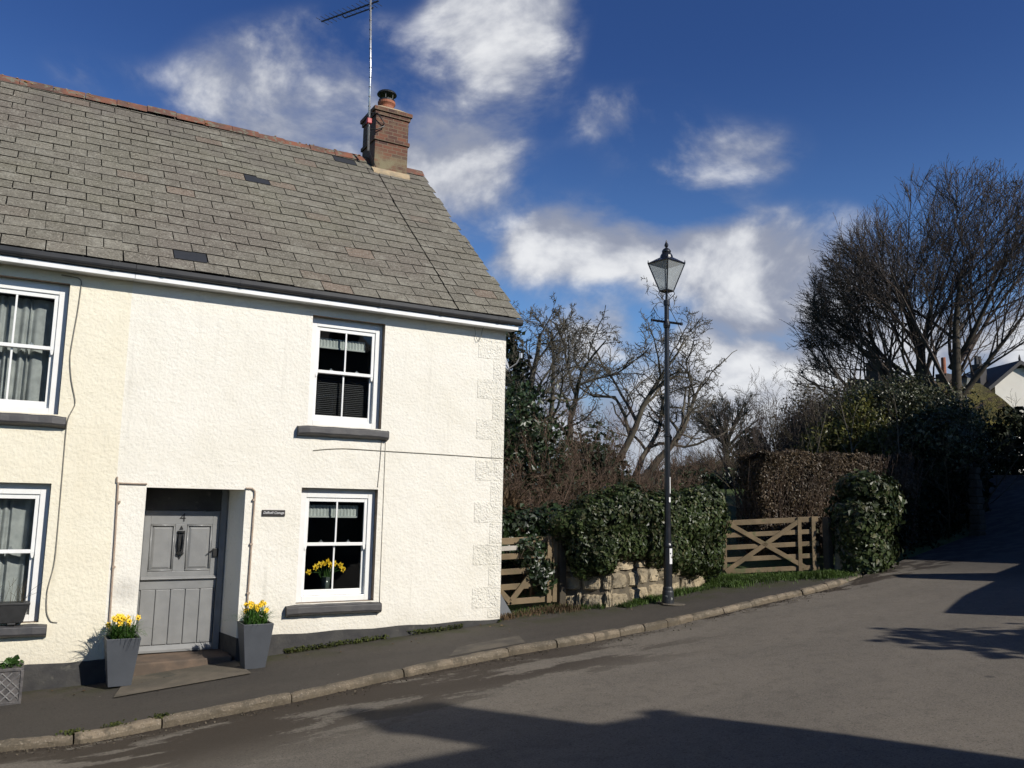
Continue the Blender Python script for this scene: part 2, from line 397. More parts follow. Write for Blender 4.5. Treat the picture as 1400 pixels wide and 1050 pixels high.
def asphalt(name, c1, c2, wet, wetcol, mossy=False):
    m, nt, b = newmat(name)
    P = pos(nt); sx = nt.nodes.new('ShaderNodeSeparateXYZ'); nt.links.new(P, sx.inputs[0])
    mp = nt.nodes.new('ShaderNodeMapping'); nt.links.new(P, mp.inputs[0]); mp.inputs['Scale'].default_value = (.45, 1.5, 1); mp.inputs['Rotation'].default_value = (0, 0, radians(-12))
    St = mp.outputs[0]
    col = mixc(nt, ramp(nt, noise(nt, St, .9, 6, .6), .35, .7), c1, c2)
    sp = ramp(nt, noise(nt, P, 70, 4, .75), .38, .68)
    col = mixc(nt, math_(nt, 'MULTIPLY', sp, .55), col, tuple(min(1, x * 1.75) for x in c1))
    col = mixc(nt, math_(nt, 'MULTIPLY', ramp(nt, noise(nt, P, 48, 3), .56, .68), .7), col, tuple(x * .4 for x in c1))
    rough = None
    col = mixc(nt, math_(nt, 'MULTIPLY', ramp(nt, noise(nt, P, 5.5, 7, .75), .46, .66), .32), col, tuple(x * .62 for x in c2))
    if wet:
        # damp stains: a drift along the gutter and patches in the carriageway
        k = math_(nt, 'ADD', sx.outputs[1], math_(nt, 'MULTIPLY', sx.outputs[0], -.105))    # distance-like coordinate across the road
        band = math_(nt, 'MULTIPLY', ramp(nt, k, -4.3, -3.0), ramp(nt, sx.outputs[0], 9.5, 5.0))
        near = ramp(nt, k, -2.62, -2.25)
        n = math_(nt, 'MULTIPLY_ADD', math_(nt, 'SUBTRACT', noise(nt, P, 22, 4, .7), .5), .17, noise(nt, St, 1.2, 7, .64))
        w = ramp(nt, math_(nt, 'ADD', n, math_(nt, 'MULTIPLY', band, .115)), .555, .60)
        w2 = ramp(nt, math_(nt, 'ADD', noise(nt, St, 3.5, 6, .6), math_(nt, 'MULTIPLY', near, .14)), .60, .64)
        ww = math_(nt, 'MAXIMUM', math_(nt, 'MULTIPLY', w, band), math_(nt, 'MULTIPLY', w2, near))
        col = mixc(nt, math_(nt, 'MULTIPLY', ww, .95), col, wetcol)
        # oil spots, right of the carriageway
        v2 = nt.nodes.new('ShaderNodeTexVoronoi'); v2.inputs['Scale'].default_value = 2.6; nt.links.new(P, v2.inputs['Vector'])
        area = math_(nt, 'MULTIPLY', ramp(nt, sx.outputs[0], 6.6, 7.1), ramp(nt, sx.outputs[1], -5.4, -6.2))
        oil = math_(nt, 'MULTIPLY', ramp(nt, v2.outputs[0], .17, .11), area)
        col = mixc(nt, math_(nt, 'MULTIPLY', oil, .8), col, (.022, .021, .02))
        col = mixc(nt, math_(nt, 'MULTIPLY', ramp(nt, sx.outputs[0], 13.2, 16.5), .55), col, (.022, .020, .018))   # lane's deep shade put into the asphalt colour
        r = math_(nt, 'MULTIPLY_ADD', ww, -.12, .90)
        nt.links.new(r, b.inputs['Roughness'])
    else:
        b.inputs['Roughness'].default_value = .9
    if mossy:
        mo = math_(nt, 'MULTIPLY', ramp(nt, sx.outputs[1], -.75, -.05), ramp(nt, noise(nt, P, 2.5, 6, .65), .40, .62))
        col = mixc(nt, math_(nt, 'MULTIPLY', mo, .75), col, (.040, .045, .014))
        fl = ramp(nt, noise(nt, P, 14, 2), .76, .80)
        col = mixc(nt, fl, col, (.30, .28, .24))
    nt.links.new(col, b.inputs['Base Color']); b.inputs['Specular IOR Level'].default_value = .35
    n1 = bump(nt, b, noise(nt, P, 3, 4), .25, .03)
    bump(nt, b, noise(nt, P, 110, 4, .7), .55, .008, n1)
    return m
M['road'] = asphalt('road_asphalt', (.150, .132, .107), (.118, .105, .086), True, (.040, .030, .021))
M['pave'] = asphalt('pavement_asphalt', (.050, .044, .037), (.070, .061, .050), False, None, True)
def kerb_mat():
    m, nt, b = newmat('granite_kerb')
    P = pos(nt)
    col = mixc(nt, ramp(nt, noise(nt, P, 2.3, 4), .3, .7), (.20, .158, .108), (.125, .105, .076))
    f = math_(nt, 'MULTIPLY_ADD', island(nt), .5, .75)
    cm = nt.nodes.new('ShaderNodeCombineColor')
    for i in range(3): nt.links.new(f, cm.inputs[i])
    col = mixc(nt, 1.0, col, cm.outputs[0], 'MULTIPLY')
    col = mixc(nt, math_(nt, 'MULTIPLY', ramp(nt, noise(nt, P, 60, 3, .6), .55, .65), .6), col, (.34, .29, .22))
    col = mixc(nt, math_(nt, 'MULTIPLY', ramp(nt, noise(nt, P, 45, 3, .6), .58, .68), .7), col, (.05, .045, .035))
    col = mixc(nt, math_(nt, 'MULTIPLY', ramp(nt, noise(nt, P, 5, 6, .65), .50, .62), .85), col, (.075, .062, .042))
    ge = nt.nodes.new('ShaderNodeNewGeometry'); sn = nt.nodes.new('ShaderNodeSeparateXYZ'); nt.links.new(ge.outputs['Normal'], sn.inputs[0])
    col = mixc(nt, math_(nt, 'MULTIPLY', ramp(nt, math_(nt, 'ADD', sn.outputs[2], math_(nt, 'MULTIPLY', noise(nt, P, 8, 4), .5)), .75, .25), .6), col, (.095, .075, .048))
    nt.links.new(col, b.inputs['Base Color']); b.inputs['Roughness'].default_value = .85
    n1 = bump(nt, b, noise(nt, P, 7, 4), .6, .03)
    bump(nt, b, noise(nt, P, 55, 5), .6, .01, n1)
    return m
M['kerb'] = kerb_mat()
def ground_mat():
    m, nt, b = newmat('field_grass')
    P = pos(nt)
    col = mixc(nt, ramp(nt, noise(nt, P, .5, 6), .35, .65), (.050, .080, .018), (.075, .11, .025))
    col = mixc(nt, ramp(nt, noise(nt, P, 9, 6, .7), .5, .75), col, (.035, .04, .014))
    col = mixc(nt, ramp(nt, noise(nt, P, 1.4, 5), .62, .75), col, (.075, .058, .030))
    nt.links.new(col, b.inputs['Base Color']); b.inputs['Roughness'].default_value = .9
    bump(nt, b, noise(nt, P, 14, 6, .7), .9, .06)
    return m
M['field'] = ground_mat()
M['dirt'] = simple('verge_dirt', (.060, .050, .032), (.035, .035, .016), .95, 5, bmp=.8, bscale=30)

# ------------------------------------------------------------------ lie of the land
GX = [-400, -60, -10, -3, .2, .83, 2.92, 3.62, 4.64, 6.15, 8, 9.5, 11.5, 13.2, 21, 27, 34, 43, 60, 100, 400]
GZ = [-3, -2.2, -.75, -.45, -.27, -.25, -.07, -.015, .06, .165, .29, .41, .55, .67, 1.30, 2.15, 3.15, 3.6, 4.0, 4.4, 5]
KX = [-14, -4, .02, .65, 1.38, 2.63, 3.95, 5.37, 6.71, 7.93, 9.57, 11.53, 13.03, 13.6]
KY = [-1.75, -1.8, -1.85, -1.97, -1.93, -1.89, -1.68, -1.54, -1.51, -1.39, -1.13, -.80, -.50, -.36]
BX = [-14, 6.2, 6.35, 7.45, 7.7, 8.15, 10.7, 11.4, 12.4, 13.1, 13.6]
BY = [.03, .03, .75, .65, .30, -.03, .72, .85, .45, .1, -.28]
def kerb_y(x): return np.interp(x, KX, KY)
def back_y(x): return np.interp(x, BX, BY)
LANE_L = np.array([(13.6, -.36), (15, .05), (17, .70), (21.1, 2.04), (27, 5.2), (34.2, 9.6), (38, 10.8), (46, 11.5), (60, 13)])
LANE_R = np.array([(12.6, -9.5), (14.6, -4.9), (17.2, -3.4), (22.8, -1.2), (29.5, 2.0), (36, 5.2), (40, 6.2), (47, 7), (60, 8.4)])
def lane_left(x): return np.interp(x, LANE_L[:, 0], LANE_L[:, 1])
def G0(x, y):
    x = np.asarray(x, float); y = np.asarray(y, float)
    z = np.interp(x, GX, GZ) + .02 * np.clip(y, -2, 12)
    return z
def G(x, y):
    """open ground: field beyond the wall, bank behind the small gate"""
    x = np.asarray(x, float); y = np.asarray(y, float)
    z = G0(x, y)
    off = y - np.maximum(back_y(x), np.where(x > 13.6, lane_left(x), -9)) - 1.2
    z = z + .075 * np.clip(off, 0, 13)
    w = smooth01(14, 34, off)
    z = z * (1 - w) + 2.1 * w
    z = z + 1.15 * smooth01(2.3, 3.3, y) * smooth01(9.2, 7.8, x) * smooth01(6.2, 6.5, x) * smooth01(14, 9, y)
    return z
def Groad(x, y):
    x = np.asarray(x, float); y = np.asarray(y, float)
    d = np.clip(kerb_y(x) - .11 - y, 0, 4.5)
    return G0(x, y) - .070 * smooth01(13.6, 12.2, x) - .0 + .022 * d * smooth01(16, 12, x)

# ------------------------------------------------------------------ setting
def sheet(name, xs, ys, zf, mat, mask=None):
    X, Y = np.meshgrid(xs, ys, indexing='ij'); Z = zf(X, Y)
    V = np.stack([X, Y, Z], -1).reshape(-1, 3); n, m = X.shape
    i = np.arange(n * m).reshape(n, m)
    f = np.stack([i[:-1, :-1], i[1:, :-1], i[1:, 1:], i[:-1, 1:]], -1).reshape(-1, 4)
    b = MB().add(V, f); return b.build(name, mat, smooth=True)

def zground(X, Y):
    Z = G(X, Y)
    low = smooth01(.35, -.1, Y - back_y(X)) * (X < 13.6)
    lane = (X >= 13.6) * smooth01(.3, -.3, Y - lane_left(X))
    Z = Z - .35 * np.maximum(low, lane) - .3 * smooth01(6.5, 6.0, X) * (Y > -1) * (Y < 9)
    return Z
xs = np.concatenate([[-400, -200, -90, -45, -25], np.arange(-16, 24, .4), np.arange(24, 60, 2), [65, 75, 90, 120, 180, 260, 400]])
ys = np.concatenate([[-400, -200, -90, -45, -25], np.arange(-16, 12, .4), np.arange(12, 44, 2), [50, 65, 90, 130, 200, 400]])
tag(sheet('ground', xs, ys, zground, M['field']), kind='structure')

def strip(name, A, B, n, zf, mat, dz=0):
    """surface between two plan polylines A and B (same count)"""
    t = np.linspace(0, 1, n)
    A = np.asarray(A, float); B = np.asarray(B, float)
    XY = A[:, None] * (1 - t)[None, :, None] + B[:, None] * t[None, :, None]
    Z = zf(XY[..., 0], XY[..., 1]) + dz
    V = np.concatenate([XY, Z[..., None]], -1); a, c = Z.shape
    i = np.arange(a * c).reshape(a, c)
    f = np.stack([i[:-1, :-1], i[:-1, 1:], i[1:, 1:], i[1:, :-1]], -1).reshape(-1, 4)
    return MB().add(V.reshape(-1, 3), f)

px_ = np.arange(-14, 13.61, .2)
tag(strip('pavement', np.stack([px_, back_y(px_)], 1), np.stack([px_, kerb_y(px_) + .004], 1), 8, G0, M['pave']).build('pavement', M['pave'], smooth=True), kind='structure')
# carriageway: kerb side -> far side
rx = np.concatenate([np.arange(-14, 13.61, .25)])
La = np.stack([rx, kerb_y(rx) - .085], 1)
Ra = np.stack([np.interp(rx, [-14, 13.6], [-14, 12.6]), np.interp(rx, [-14, 6, 13.6], [-14.0, -13.0, -9.5])], 1)
tl = np.linspace(0, 1, 90)[1:]
def along(poly, t):
    d = np.concatenate([[0], np.cumsum(np.linalg.norm(np.diff(poly, axis=0), axis=1))]); d /= d[-1]
    return np.stack([np.interp(t, d, poly[:, 0]), np.interp(t, d, poly[:, 1])], 1)
Lb = along(LANE_L, tl); Rb = along(LANE_R, tl)
LL = np.concatenate([La, Lb]); RR = np.concatenate([Ra, Rb])
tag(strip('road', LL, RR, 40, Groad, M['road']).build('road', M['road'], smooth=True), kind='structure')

# kerb: one row of worn granite stones with open joints
kb = MB(); r_ = random.Random(3)
joints = [-12, -10.6, -9.4, -8, -6.7, -5.2, -4, -2.6, -1.5, -.6, .6, 1.35, 2.6, 3.93, 5.38, 6.1, 6.7, 7.15, 7.6, 8.05, 8.6, 9.3, 10, 10.7, 11.4, 12.2, 12.9, 13.5]
for j0, j1 in zip(joints[:-1], joints[1:]):
    a, c = j0 + .007, j1 - .007
    n = max(3, int((c - a) / .045)); up = r_.uniform(-.010, .012); out = r_.uniform(-.008, .008)
    t = np.linspace(a, c, n)
    prof = [(.0, -.12), (.0, .002), (-.02, .007), (-.058, .005), (-.082, -.006), (-.096, -.024), (-.102, -.045), (-.106, -.20)]
    V = []
    for ii, x in enumerate(t):
        e = 1 if 0 < ii < n - 1 else .0
        y0 = float(kerb_y(x)); zt = float(G0(x, y0)) + .012
        for jj, (dy, dz) in enumerate(prof):
            q = (.007 * float(clump(np.array([x * 3, dy * 30, j0]), 2.0)) + .005 * float(clump(np.array([x * 9, dy * 60, j0]), 2.0)) + r_.uniform(-.0025, .0025)) if jj > 0 else 0
            V.append((x, y0 + dy + out + q - (.012 * (1 - e) if jj > 3 else 0) * -1, zt + dz + up * (jj > 0) + q * .8 - .010 * (1 - e)))
    m = len(prof)
    F = [(i * m + j, i * m + j + 1, (i + 1) * m + j + 1, (i + 1) * m + j) for i in range(n - 1) for j in range(m - 1)]
    F += [tuple(range(m - 1, -1, -1)), tuple((n - 1) * m + j for j in range(m))]
    kb.add(V, F)
tag(kb.build('kerb', M['kerb'], smooth=False), kind='structure')

# grit and leaf crumbs along the channel
gr_ = MB(); gq = np.random.default_rng(77); kx_ = gq.uniform(-1, 12.5, 1500); ky_ = kerb_y(kx_) - .125 - np.abs(gq.normal(size=1500)) * .12
gr_.leaves(np.stack([kx_, ky_, Groad(kx_, ky_) + .006], 1), gq.normal(size=(1500, 3)) * .5 + np.array([0, 0, 1]), gq.uniform(.008, .028, 1500), .8)
tag(gr_.build('road_grit', M['grit']), 'dark grit and crumbled leaves lying along the kerb channel', 'grit', kind='stuff')
# concrete apron before the step and a repair patch in the pavement
ap = []
def quad_sheet(pts, dz, mat, name, n=6):
    p = [np.array(q, float) for q in pts]
    t = np.linspace(0, 1, n)
    A = p[0] + (p[1] - p[0]) * t[:, None]; B = p[3] + (p[2] - p[3]) * t[:, None]
    return tag(strip(name, B, A, n, G0, mat, dz).build(name, mat), kind='structure')
quad_sheet([(1.02, -.86), (2.46, -.80), (2.44, .0), (1.24, .0)], .014, M['slab'], 'entrance_slab')
quad_sheet([(4.62, -1.50), (5.75, -1.40), (5.9, -.98), (4.95, -1.08)], .006, M['patch'], 'pavement_patch')

# ------------------------------------------------------------------ cottages
EY, EZ, RY, RZ = -.235, 4.622, 3.76, 8.265
ANG = math.atan2(RZ - EZ, RY - EY); SL = math.hypot(RZ - EZ, RY - EY)
sdir = np.array([0, cos(ANG), sin(ANG)]); ndir = np.array([0, -sin(ANG), cos(ANG)])
def rp(x, v, n=0.0):
    n = n + .014 * sin(x * 1.1 + v * .7) * sin(v * 1.3 + .4) - .02 * sin(pi * min(max(v / 5.36, 0), 1))
    return np.array([x, EY, EZ]) + sdir * v + ndir * n
PARTY = .95
HX0, HX1, HD = -6.0, 6.15, 7.5

cot = thing('cottage', (PARTY, 0, -.25), 'cream white rendered cottage with a grey split door and brick chimney', 'cottage')
nei = thing('cottage', (HX0, 0, -.6), 'yellow cream rendered cottage at the left with net curtains in its sash windows', 'cottage')

def wall_face(mb, x0, x1, z0, z1, holes):
    xs = sorted({x0, x1, *[h[0] for h in holes], *[h[1] for h in holes]}); zs = sorted({z0, z1, *[h[2] for h in holes], *[h[3] for h in holes]})
    for a, b in zip(xs[:-1], xs[1:]):
        for c, d in zip(zs[:-1], zs[1:]):
            if any(h[0] <= (a + b) / 2 <= h[1] and h[2] <= (c + d) / 2 <= h[3] for h in holes): continue
            mb.add([(a, 0, c), (b, 0, c), (b, 0, d), (a, 0, d)], [(0, 1, 2, 3)])
WL = (3.155, 4.207, .545, 2.022); WU = (3.180, 4.213, 2.846, 4.322)
NL = (-.77, .283, .46, 1.992); NU = (-.77, .283, 2.778, 4.320); ND = (-3.4, -2.3, -.6, 1.9)
DO = (1.285, 2.443, -.30, 1.975)
EAV = 4.60
w = MB(); wall_face(w, PARTY, HX1, -.6, EAV, [WL, WU, DO])
# gable end and rear
w.add([(HX1, 0, -.6), (HX1, HD, -.6), (HX1, HD, EAV), (HX1, RY, 8.07), (HX1, 0, EAV)], [(0, 1, 2, 3, 4)])
w.add([(HX1, HD, -.6), (PARTY, HD, -.6), (PARTY, HD, EAV), (HX1, HD, EAV)], [(0, 1, 2, 3)])
# door reveal (splayed on the right)
x0, x1, z0, z1 = DO
w.add([(x0, 0, z0), (x0, 0, z1), (1.31, .52, z1), (1.31, .52, z0), (x1, 0, z0), (x1, 0, z1), (2.335, .52, z1), (2.335, .52, z0)],
      [(0, 3, 2, 1), (4, 5, 6, 7), (1, 2, 6, 5)])
w.build('wall', M['cream'], cot)
w = MB(); wall_face(w, HX0, PARTY, -1.2, EAV, [NL, NU])
w.add([(HX0, 0, -1.2), (HX0, 0, EAV), (HX0, RY, 8.07), (HX0, HD, EAV), (HX0, HD, -1.2)], [(0, 1, 2, 3, 4)])
w.add([(PARTY, HD, -1.2), (HX0, HD, -1.2), (HX0, HD, EAV), (PARTY, HD, EAV)], [(0, 1, 2, 3)])
w.build('wall', M['yellow'], nei)
# plinths: thin black skirting, a touch proud
def plinth(mb, xa, xb, za, zb, n=14):
    t = np.linspace(xa, xb, n)
    for a, b in zip(t[:-1], t[1:]):
        ta = za + (zb - za) * (a - xa) / (xb - xa) + .008 * sin(a * 7.1) ; tb = za + (zb - za) * (b - xa) / (xb - xa) + .008 * sin(b * 7.1)
        mb.add([(a, -.012, -1), (b, -.012, -1), (b, -.012, tb), (a, -.012, ta), (a, .01, ta + .004), (b, .01, tb + .004)], [(0, 1, 2, 3), (3, 2, 5, 4)])
p = MB(); plinth(p, PARTY, x0 - .0, .01, .02, 4); p.build('plinth', M['plinth'], cot)
p = MB(); plinth(p, x1, HX1 + .012, .165, .212, 22)
p.add([(x1 + .001, -.012, -.4), (x1 + .001, -.012, .165), (2.333, .5, .175), (2.333, .5, -.4)], [(0, 1, 2, 3)])
p.add([(HX1 + .012, -.012, -1), (HX1 + .012, HD, -1), (HX1 + .012, HD, .5), (HX1 + .012, -.012, .212)], [(0, 1, 2, 3)])
p.build('plinth', M['plinth'], cot)
p = MB(); plinth(p, HX0, PARTY, -.05, .01, 20); p.build('plinth', M['plinth'], nei)
# rooms behind the windows
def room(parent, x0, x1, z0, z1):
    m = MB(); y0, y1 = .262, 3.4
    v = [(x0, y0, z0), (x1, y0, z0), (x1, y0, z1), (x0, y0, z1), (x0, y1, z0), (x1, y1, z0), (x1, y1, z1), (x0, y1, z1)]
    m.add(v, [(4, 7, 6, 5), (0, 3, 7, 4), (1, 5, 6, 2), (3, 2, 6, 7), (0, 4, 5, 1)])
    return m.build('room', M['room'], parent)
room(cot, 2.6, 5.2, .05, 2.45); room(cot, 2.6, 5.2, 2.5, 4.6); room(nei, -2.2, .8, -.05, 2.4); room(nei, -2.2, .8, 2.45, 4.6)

# stippled quoins on the corner
q = MB()
zt = 4.30
for i in range(14):
    L = .46 if i % 2 == 0 else .20
    zb = zt - .302
    if zb < .2: zb = .23
    q.box(HX1 - L, HX1 + .003, -.0045, .02, zb + .004, zt - .004); zt = zb
    if zt <= .24: break
q.build('quoin', M['quoin'], cot, bevel=.003)

# sash windows
def sash_window(root, op, top_y=.105):
    x0, x1, z0, z1 = op
    f = MB(); rv = MB()
    fy0, fy1 = .098, .22
    # reveals
    rv.add([(x0, 0, z0), (x0, 0, z1), (x0, fy1, z1), (x0, fy1, z0), (x1, 0, z0), (x1, 0, z1), (x1, fy1, z1), (x1, fy1, z0)], [(0, 3, 2, 1), (4, 5, 6, 7), (1, 2, 6, 5), (0, 4, 7, 3)])
    jw = .100
    f.box(x0 + .002, x0 + jw, fy0, fy1, z0 + .002, z1 - .002); f.box(x1 - jw, x1 - .002, fy0, fy1, z0 + .002, z1 - .002)
    f.box(x0 + jw, x1 - jw, fy0, fy1, z1 - .125, z1 - .002); f.box(x0 + jw, x1 - jw, fy0, fy1, z0 + .002, z0 + .075)
    win = f.build('window', M['white'], root, bevel=.004)
    rv.build('reveal', M['reveal'], win)
    a, b = x0 + jw + .002, x1 - jw - .002; zm = (z0 + z1) / 2 - .002
    def sash(za, zb, y, bottom):
        m = MB(); st = .042; br = .075 if bottom else .042; tr = .042 if bottom else .05
        m.box(a, a + st, y, y + .036, za, zb); m.box(b - st, b, y, y + .036, za, zb)
        m.box(a + st, b - st, y, y + .036, za, za + br); m.box(a + st, b - st, y, y + .036, zb - tr, zb)
        c = (a + b) / 2; m.box(c - .011, c + .011, y + .004, y + .030, za + br, zb - tr)
        if not bottom:   # horns
            for xa in (a, b - st): m.extrude([(xa, y + .002, za), (xa + st, y + .002, za), (xa + st - .012, y + .002, za - .055), (xa + .012, y + .002, za - .055)], (0, .03, 0))
        s = m.build('sash', M['white'], win, bevel=.003)
        g = MB(); g.add([(a + st, y + .018, za + br), (b - st, y + .018, za + br), (b - st, y + .018, zb - tr), (a + st, y + .018, zb - tr)], [(0, 1, 2, 3)])
        g.build('pane', M['glass'], win)
    sash(zm - .015, z1 - .127, fy0 + .018, False)
    sash(z0 + .077, zm + .025, fy0 + .058, True)
    for sx in (.28, .72):
        l = MB(); c = a + (b - a) * sx; l.box(c - .025, c + .025, fy0 + .040, fy0 + .075, zm + .026, zm + .040); l.lathe([(.012, 0), (.012, .02)], (c, fy0 + .06, zm + .04), 8)
        l.build('sash_lock', M['steel'], win)
    # sill with rounded, worn nosing
    s = MB(); xs0, xs1 = x0 - .13, x1 + .085
    nseg = 10
    t = np.linspace(xs0, xs1, nseg)
    prof = [(.12, .002), (-.085, -.022), (-.105, -.035), (-.108, -.105), (-.095, -.125), (-.02, -.15), (.0, -.155)]
    V = []
    for i, x in enumerate(t):
        e = .018 if i in (0, nseg - 1) else 0
        for (y, z) in prof: V.append((x, y + (e if y < 0 else 0) + .003 * sin(x * 23), z0 + z - e * .6 + .003 * sin(x * 17 + y * 40)))
    m_ = len(prof)
    F = [(i * m_ + j, i * m_ + j + 1, (i + 1) * m_ + j + 1, (i + 1) * m_ + j) for i in range(nseg - 1) for j in range(m_ - 1)]
    F += [tuple(range(m_)), tuple((nseg - 1) * m_ + j for j in range(m_ - 1, -1, -1))]
    s.add(V, F); s.build('sill', M['sill'], win, bevel=.006)
    return win
sash_window(cot, WU); sash_window(cot, WL); sash_window(nei, NU); sash_window(nei, NL)

# roofs: individually laid slates
GA, SWD = .248, .405
slates = {0: MB(), 1: MB()}; new = []
rr = random.Random(17)
rows = int(SL / GA) + 1
for i in range(rows):
    v0 = i * GA - .02; v1 = min(v0 + GA * 1.18, SL - .02)
    if v0 > SL - .08: break
    x = HX0 - .1 + (SWD / 2 if i % 2 else 0) - SWD + rr.uniform(-.025, .025)
    while x < HX1 + .13:
        err = (x - (HX0 - .1 - SWD + (SWD / 2 if i % 2 else 0)) + SWD / 2) % SWD - SWD / 2
        wdt = SWD - err * .6 + rr.uniform(-.028, .028)
        if rr.random() < .03: wdt *= .6
        jw_ = rr.uniform(.003, .008); xa, xb = x + jw_, x + wdt - jw_; x += wdt
        if xa > HX1 + .08: break
        if xb > HX1 + .13: xb = HX1 + .13 + rr.uniform(-.012, .012)
        if xa < 5.22 < xb:       # old joint parallel with the verge
            if 5.22 - xa > .02:
                pieces = [(xa, 5.208), (5.232, max(xb, 5.36))]; x = max(x, 5.36)
            else: pieces = [(5.232, xb)]
        else: pieces = [(xa, xb)]
        for (a, b) in pieces:
            if b - a < .04: continue
            tl_, br_ = rr.uniform(-.009, .009), rr.uniform(-.009, .009)
            lb = .017 + rr.uniform(-.003, .005); lt = .005
            d0 = rr.uniform(-.010, .008)
            if rr.random() < .03: d0 -= rr.uniform(.02, .05)
            c = []
            for dn in (-.009, 0):
                c += [rp(a + tl_ * .3, v0 + tl_ + d0, lb + dn), rp(b + br_ * .3, v0 + br_ + d0, lb + dn + rr.uniform(-.002, .003) * (dn == 0)), rp(b, v1, lt + dn), rp(a, v1, lt + dn)]
            cx_ = (a + b) / 2; cv = (v0 + v1) / 2
            isnew = any(a <= px < b and v0 <= pv < v0 + GA for px, pv in ((1.41, .33), (2.83, 3.30), (4.70, 5.10)))
            if isnew: new.append((MB().hexa(c), 0 if cx_ < PARTY else 1))
            else: slates[0 if cx_ < PARTY else 1].hexa(c)
roofs = []
for k, root in ((0, nei), (1, cot)):
    o = slates[k].build('roof', M['slate'], root); roofs.append(o)
    d = MB(); xa, xb = (HX0 - .05, PARTY) if k == 0 else (PARTY, HX1 + .11)
    d.hexa([rp(xa, .03, -.10), rp(xb, .03, -.10), rp(xb, SL, -.10), rp(xa, SL, -.10), rp(xa, .03, -.065), rp(xb, .03, -.065), rp(xb, SL, -.065), rp(xa, SL, -.065)])
    # rear slope
    d.add([(xa, RY, RZ), (xb, RY, RZ), (xb, HD + .2, EZ), (xa, HD + .2, EZ)], [(0, 1, 2, 3)])
    d.build('roof_deck', M['plinth'], o)
for mb, k in new: tag(mb.build('slate', M['newslate'], roofs[k]), 'dark new replacement slate')
def ridge_tile(a, b, root, dz):
    m = MB(); k = 7; V = []
    prof = [(-.165, -.155), (-.10, -.075), (-.04, -.008), (0, .012), (.04, -.008), (.10, -.075), (.165, -.155)]
    jz = rr.uniform(-.012, .012) + dz
    for x, e in ((a, rr.uniform(-.006, .006)), (b, rr.uniform(-.006, .012))):
        for s_ in (1.0, .88):
            for (y, z) in prof: V.append((x, RY + y * s_, RZ + .045 + jz + e + z * s_ - (1 - s_) * .10))
    n = len(prof)
    F = []
    for j in range(n - 1):
        F += [(j, j + 1, 2 * n + j + 1, 2 * n + j), (n + j + 1, n + j, 3 * n + j, 3 * n + j + 1), (j + 1, j, n + j, n + j + 1), (2 * n + j, 2 * n + j + 1, 3 * n + j + 1, 3 * n + j)]
    F += [(0, 2 * n, 3 * n, n), (n - 1, 2 * n - 1, 4 * n - 1, 3 * n - 1)]
    m.add(V, F); m.build('ridge_tile', M['ridge'], root)
x = HX0 - .1
while x < 5.1:
    b = min(x + .46, 5.16); ridge_tile(x + .004, b - .004, roofs[0 if (x + b) / 2 < PARTY else 1], .02 * sin(x * 1.3)); x = b
lc = MB()
for i in range(22):
    lc = MB(); xx = rr.uniform(-1.2, 5.0); yy = rr.uniform(-.13, .02); zz = RZ + .06 - abs(yy) * .95
    k = rr.uniform(.012, .04); lc.lathe([(.001, .0), (k, .0), (k * .8, .008), (.001, .012)], (xx, RY + yy, zz), 7); lc.build('lichen', M['lichen'], roofs[0 if xx < PARTY else 1])
ridge_tile(5.86, HX1 + .12, roofs[1], -.03)
# verge mortar under the last slates, eaves fascia, gutter
for k, root, xa, xb in ((0, nei, HX0 - .1, PARTY - .002), (1, cot, PARTY + .002, HX1 + .10)):
    f = MB(); f.box(xa, xb, -.200, -.175, 4.440, 4.500); f.box(xa, xb, -.1749, .01, 4.448, 4.462); f.build('fascia', M['fascia'], root, bevel=.003)
    g = MB(); prof = []; gy = -.205
    for j in range(11):
        th = pi + j * pi / 10; prof.append((gy + .052 * (abs(cos(th)) ** .6) * (1 if cos(th) > 0 else -1), 4.600 + .092 * (abs(sin(th)) ** .55) * -1))
    prof2 = [(gy + (y - gy) * .9, 4.600 + (z - 4.600) * .9) for y, z in prof]
    xe = xb + (.05 if k else 0)
    ring = prof + prof2[::-1]; n = len(ring)
    V = [(xx, y, z) for xx in (xa, xe) for y, z in ring]
    g.add(V, [(j, n + j, n + (j + 1) % n, (j + 1) % n) for j in range(n)] + [tuple(range(n)), tuple(2 * n - 1 - j for j in range(n))])
    if k: g.extrude([(xe - .004, y, z) for y, z in prof], (.006, 0, 0))
    xx = xa + .3
    while xx < xb:
        rg = [(gy + (y - gy) * 1.08, 4.600 + (z - 4.600) * 1.05) for y, z in prof]
        g.extrude([(xx - .02, y, z) for y, z in rg], (.04, 0, 0)); xx += .93
    g.build('gutter', M['gutter'], root)
v = MB(); v.hexa([rp(xx_, vv_, nn_) for nn_ in (-.11, -.045) for xx_, vv_ in ((HX1 - .02, .02), (HX1 + .075, .02), (HX1 + .075, SL), (HX1 - .02, SL))])
v.build('verge', M['flaunch'], cot)

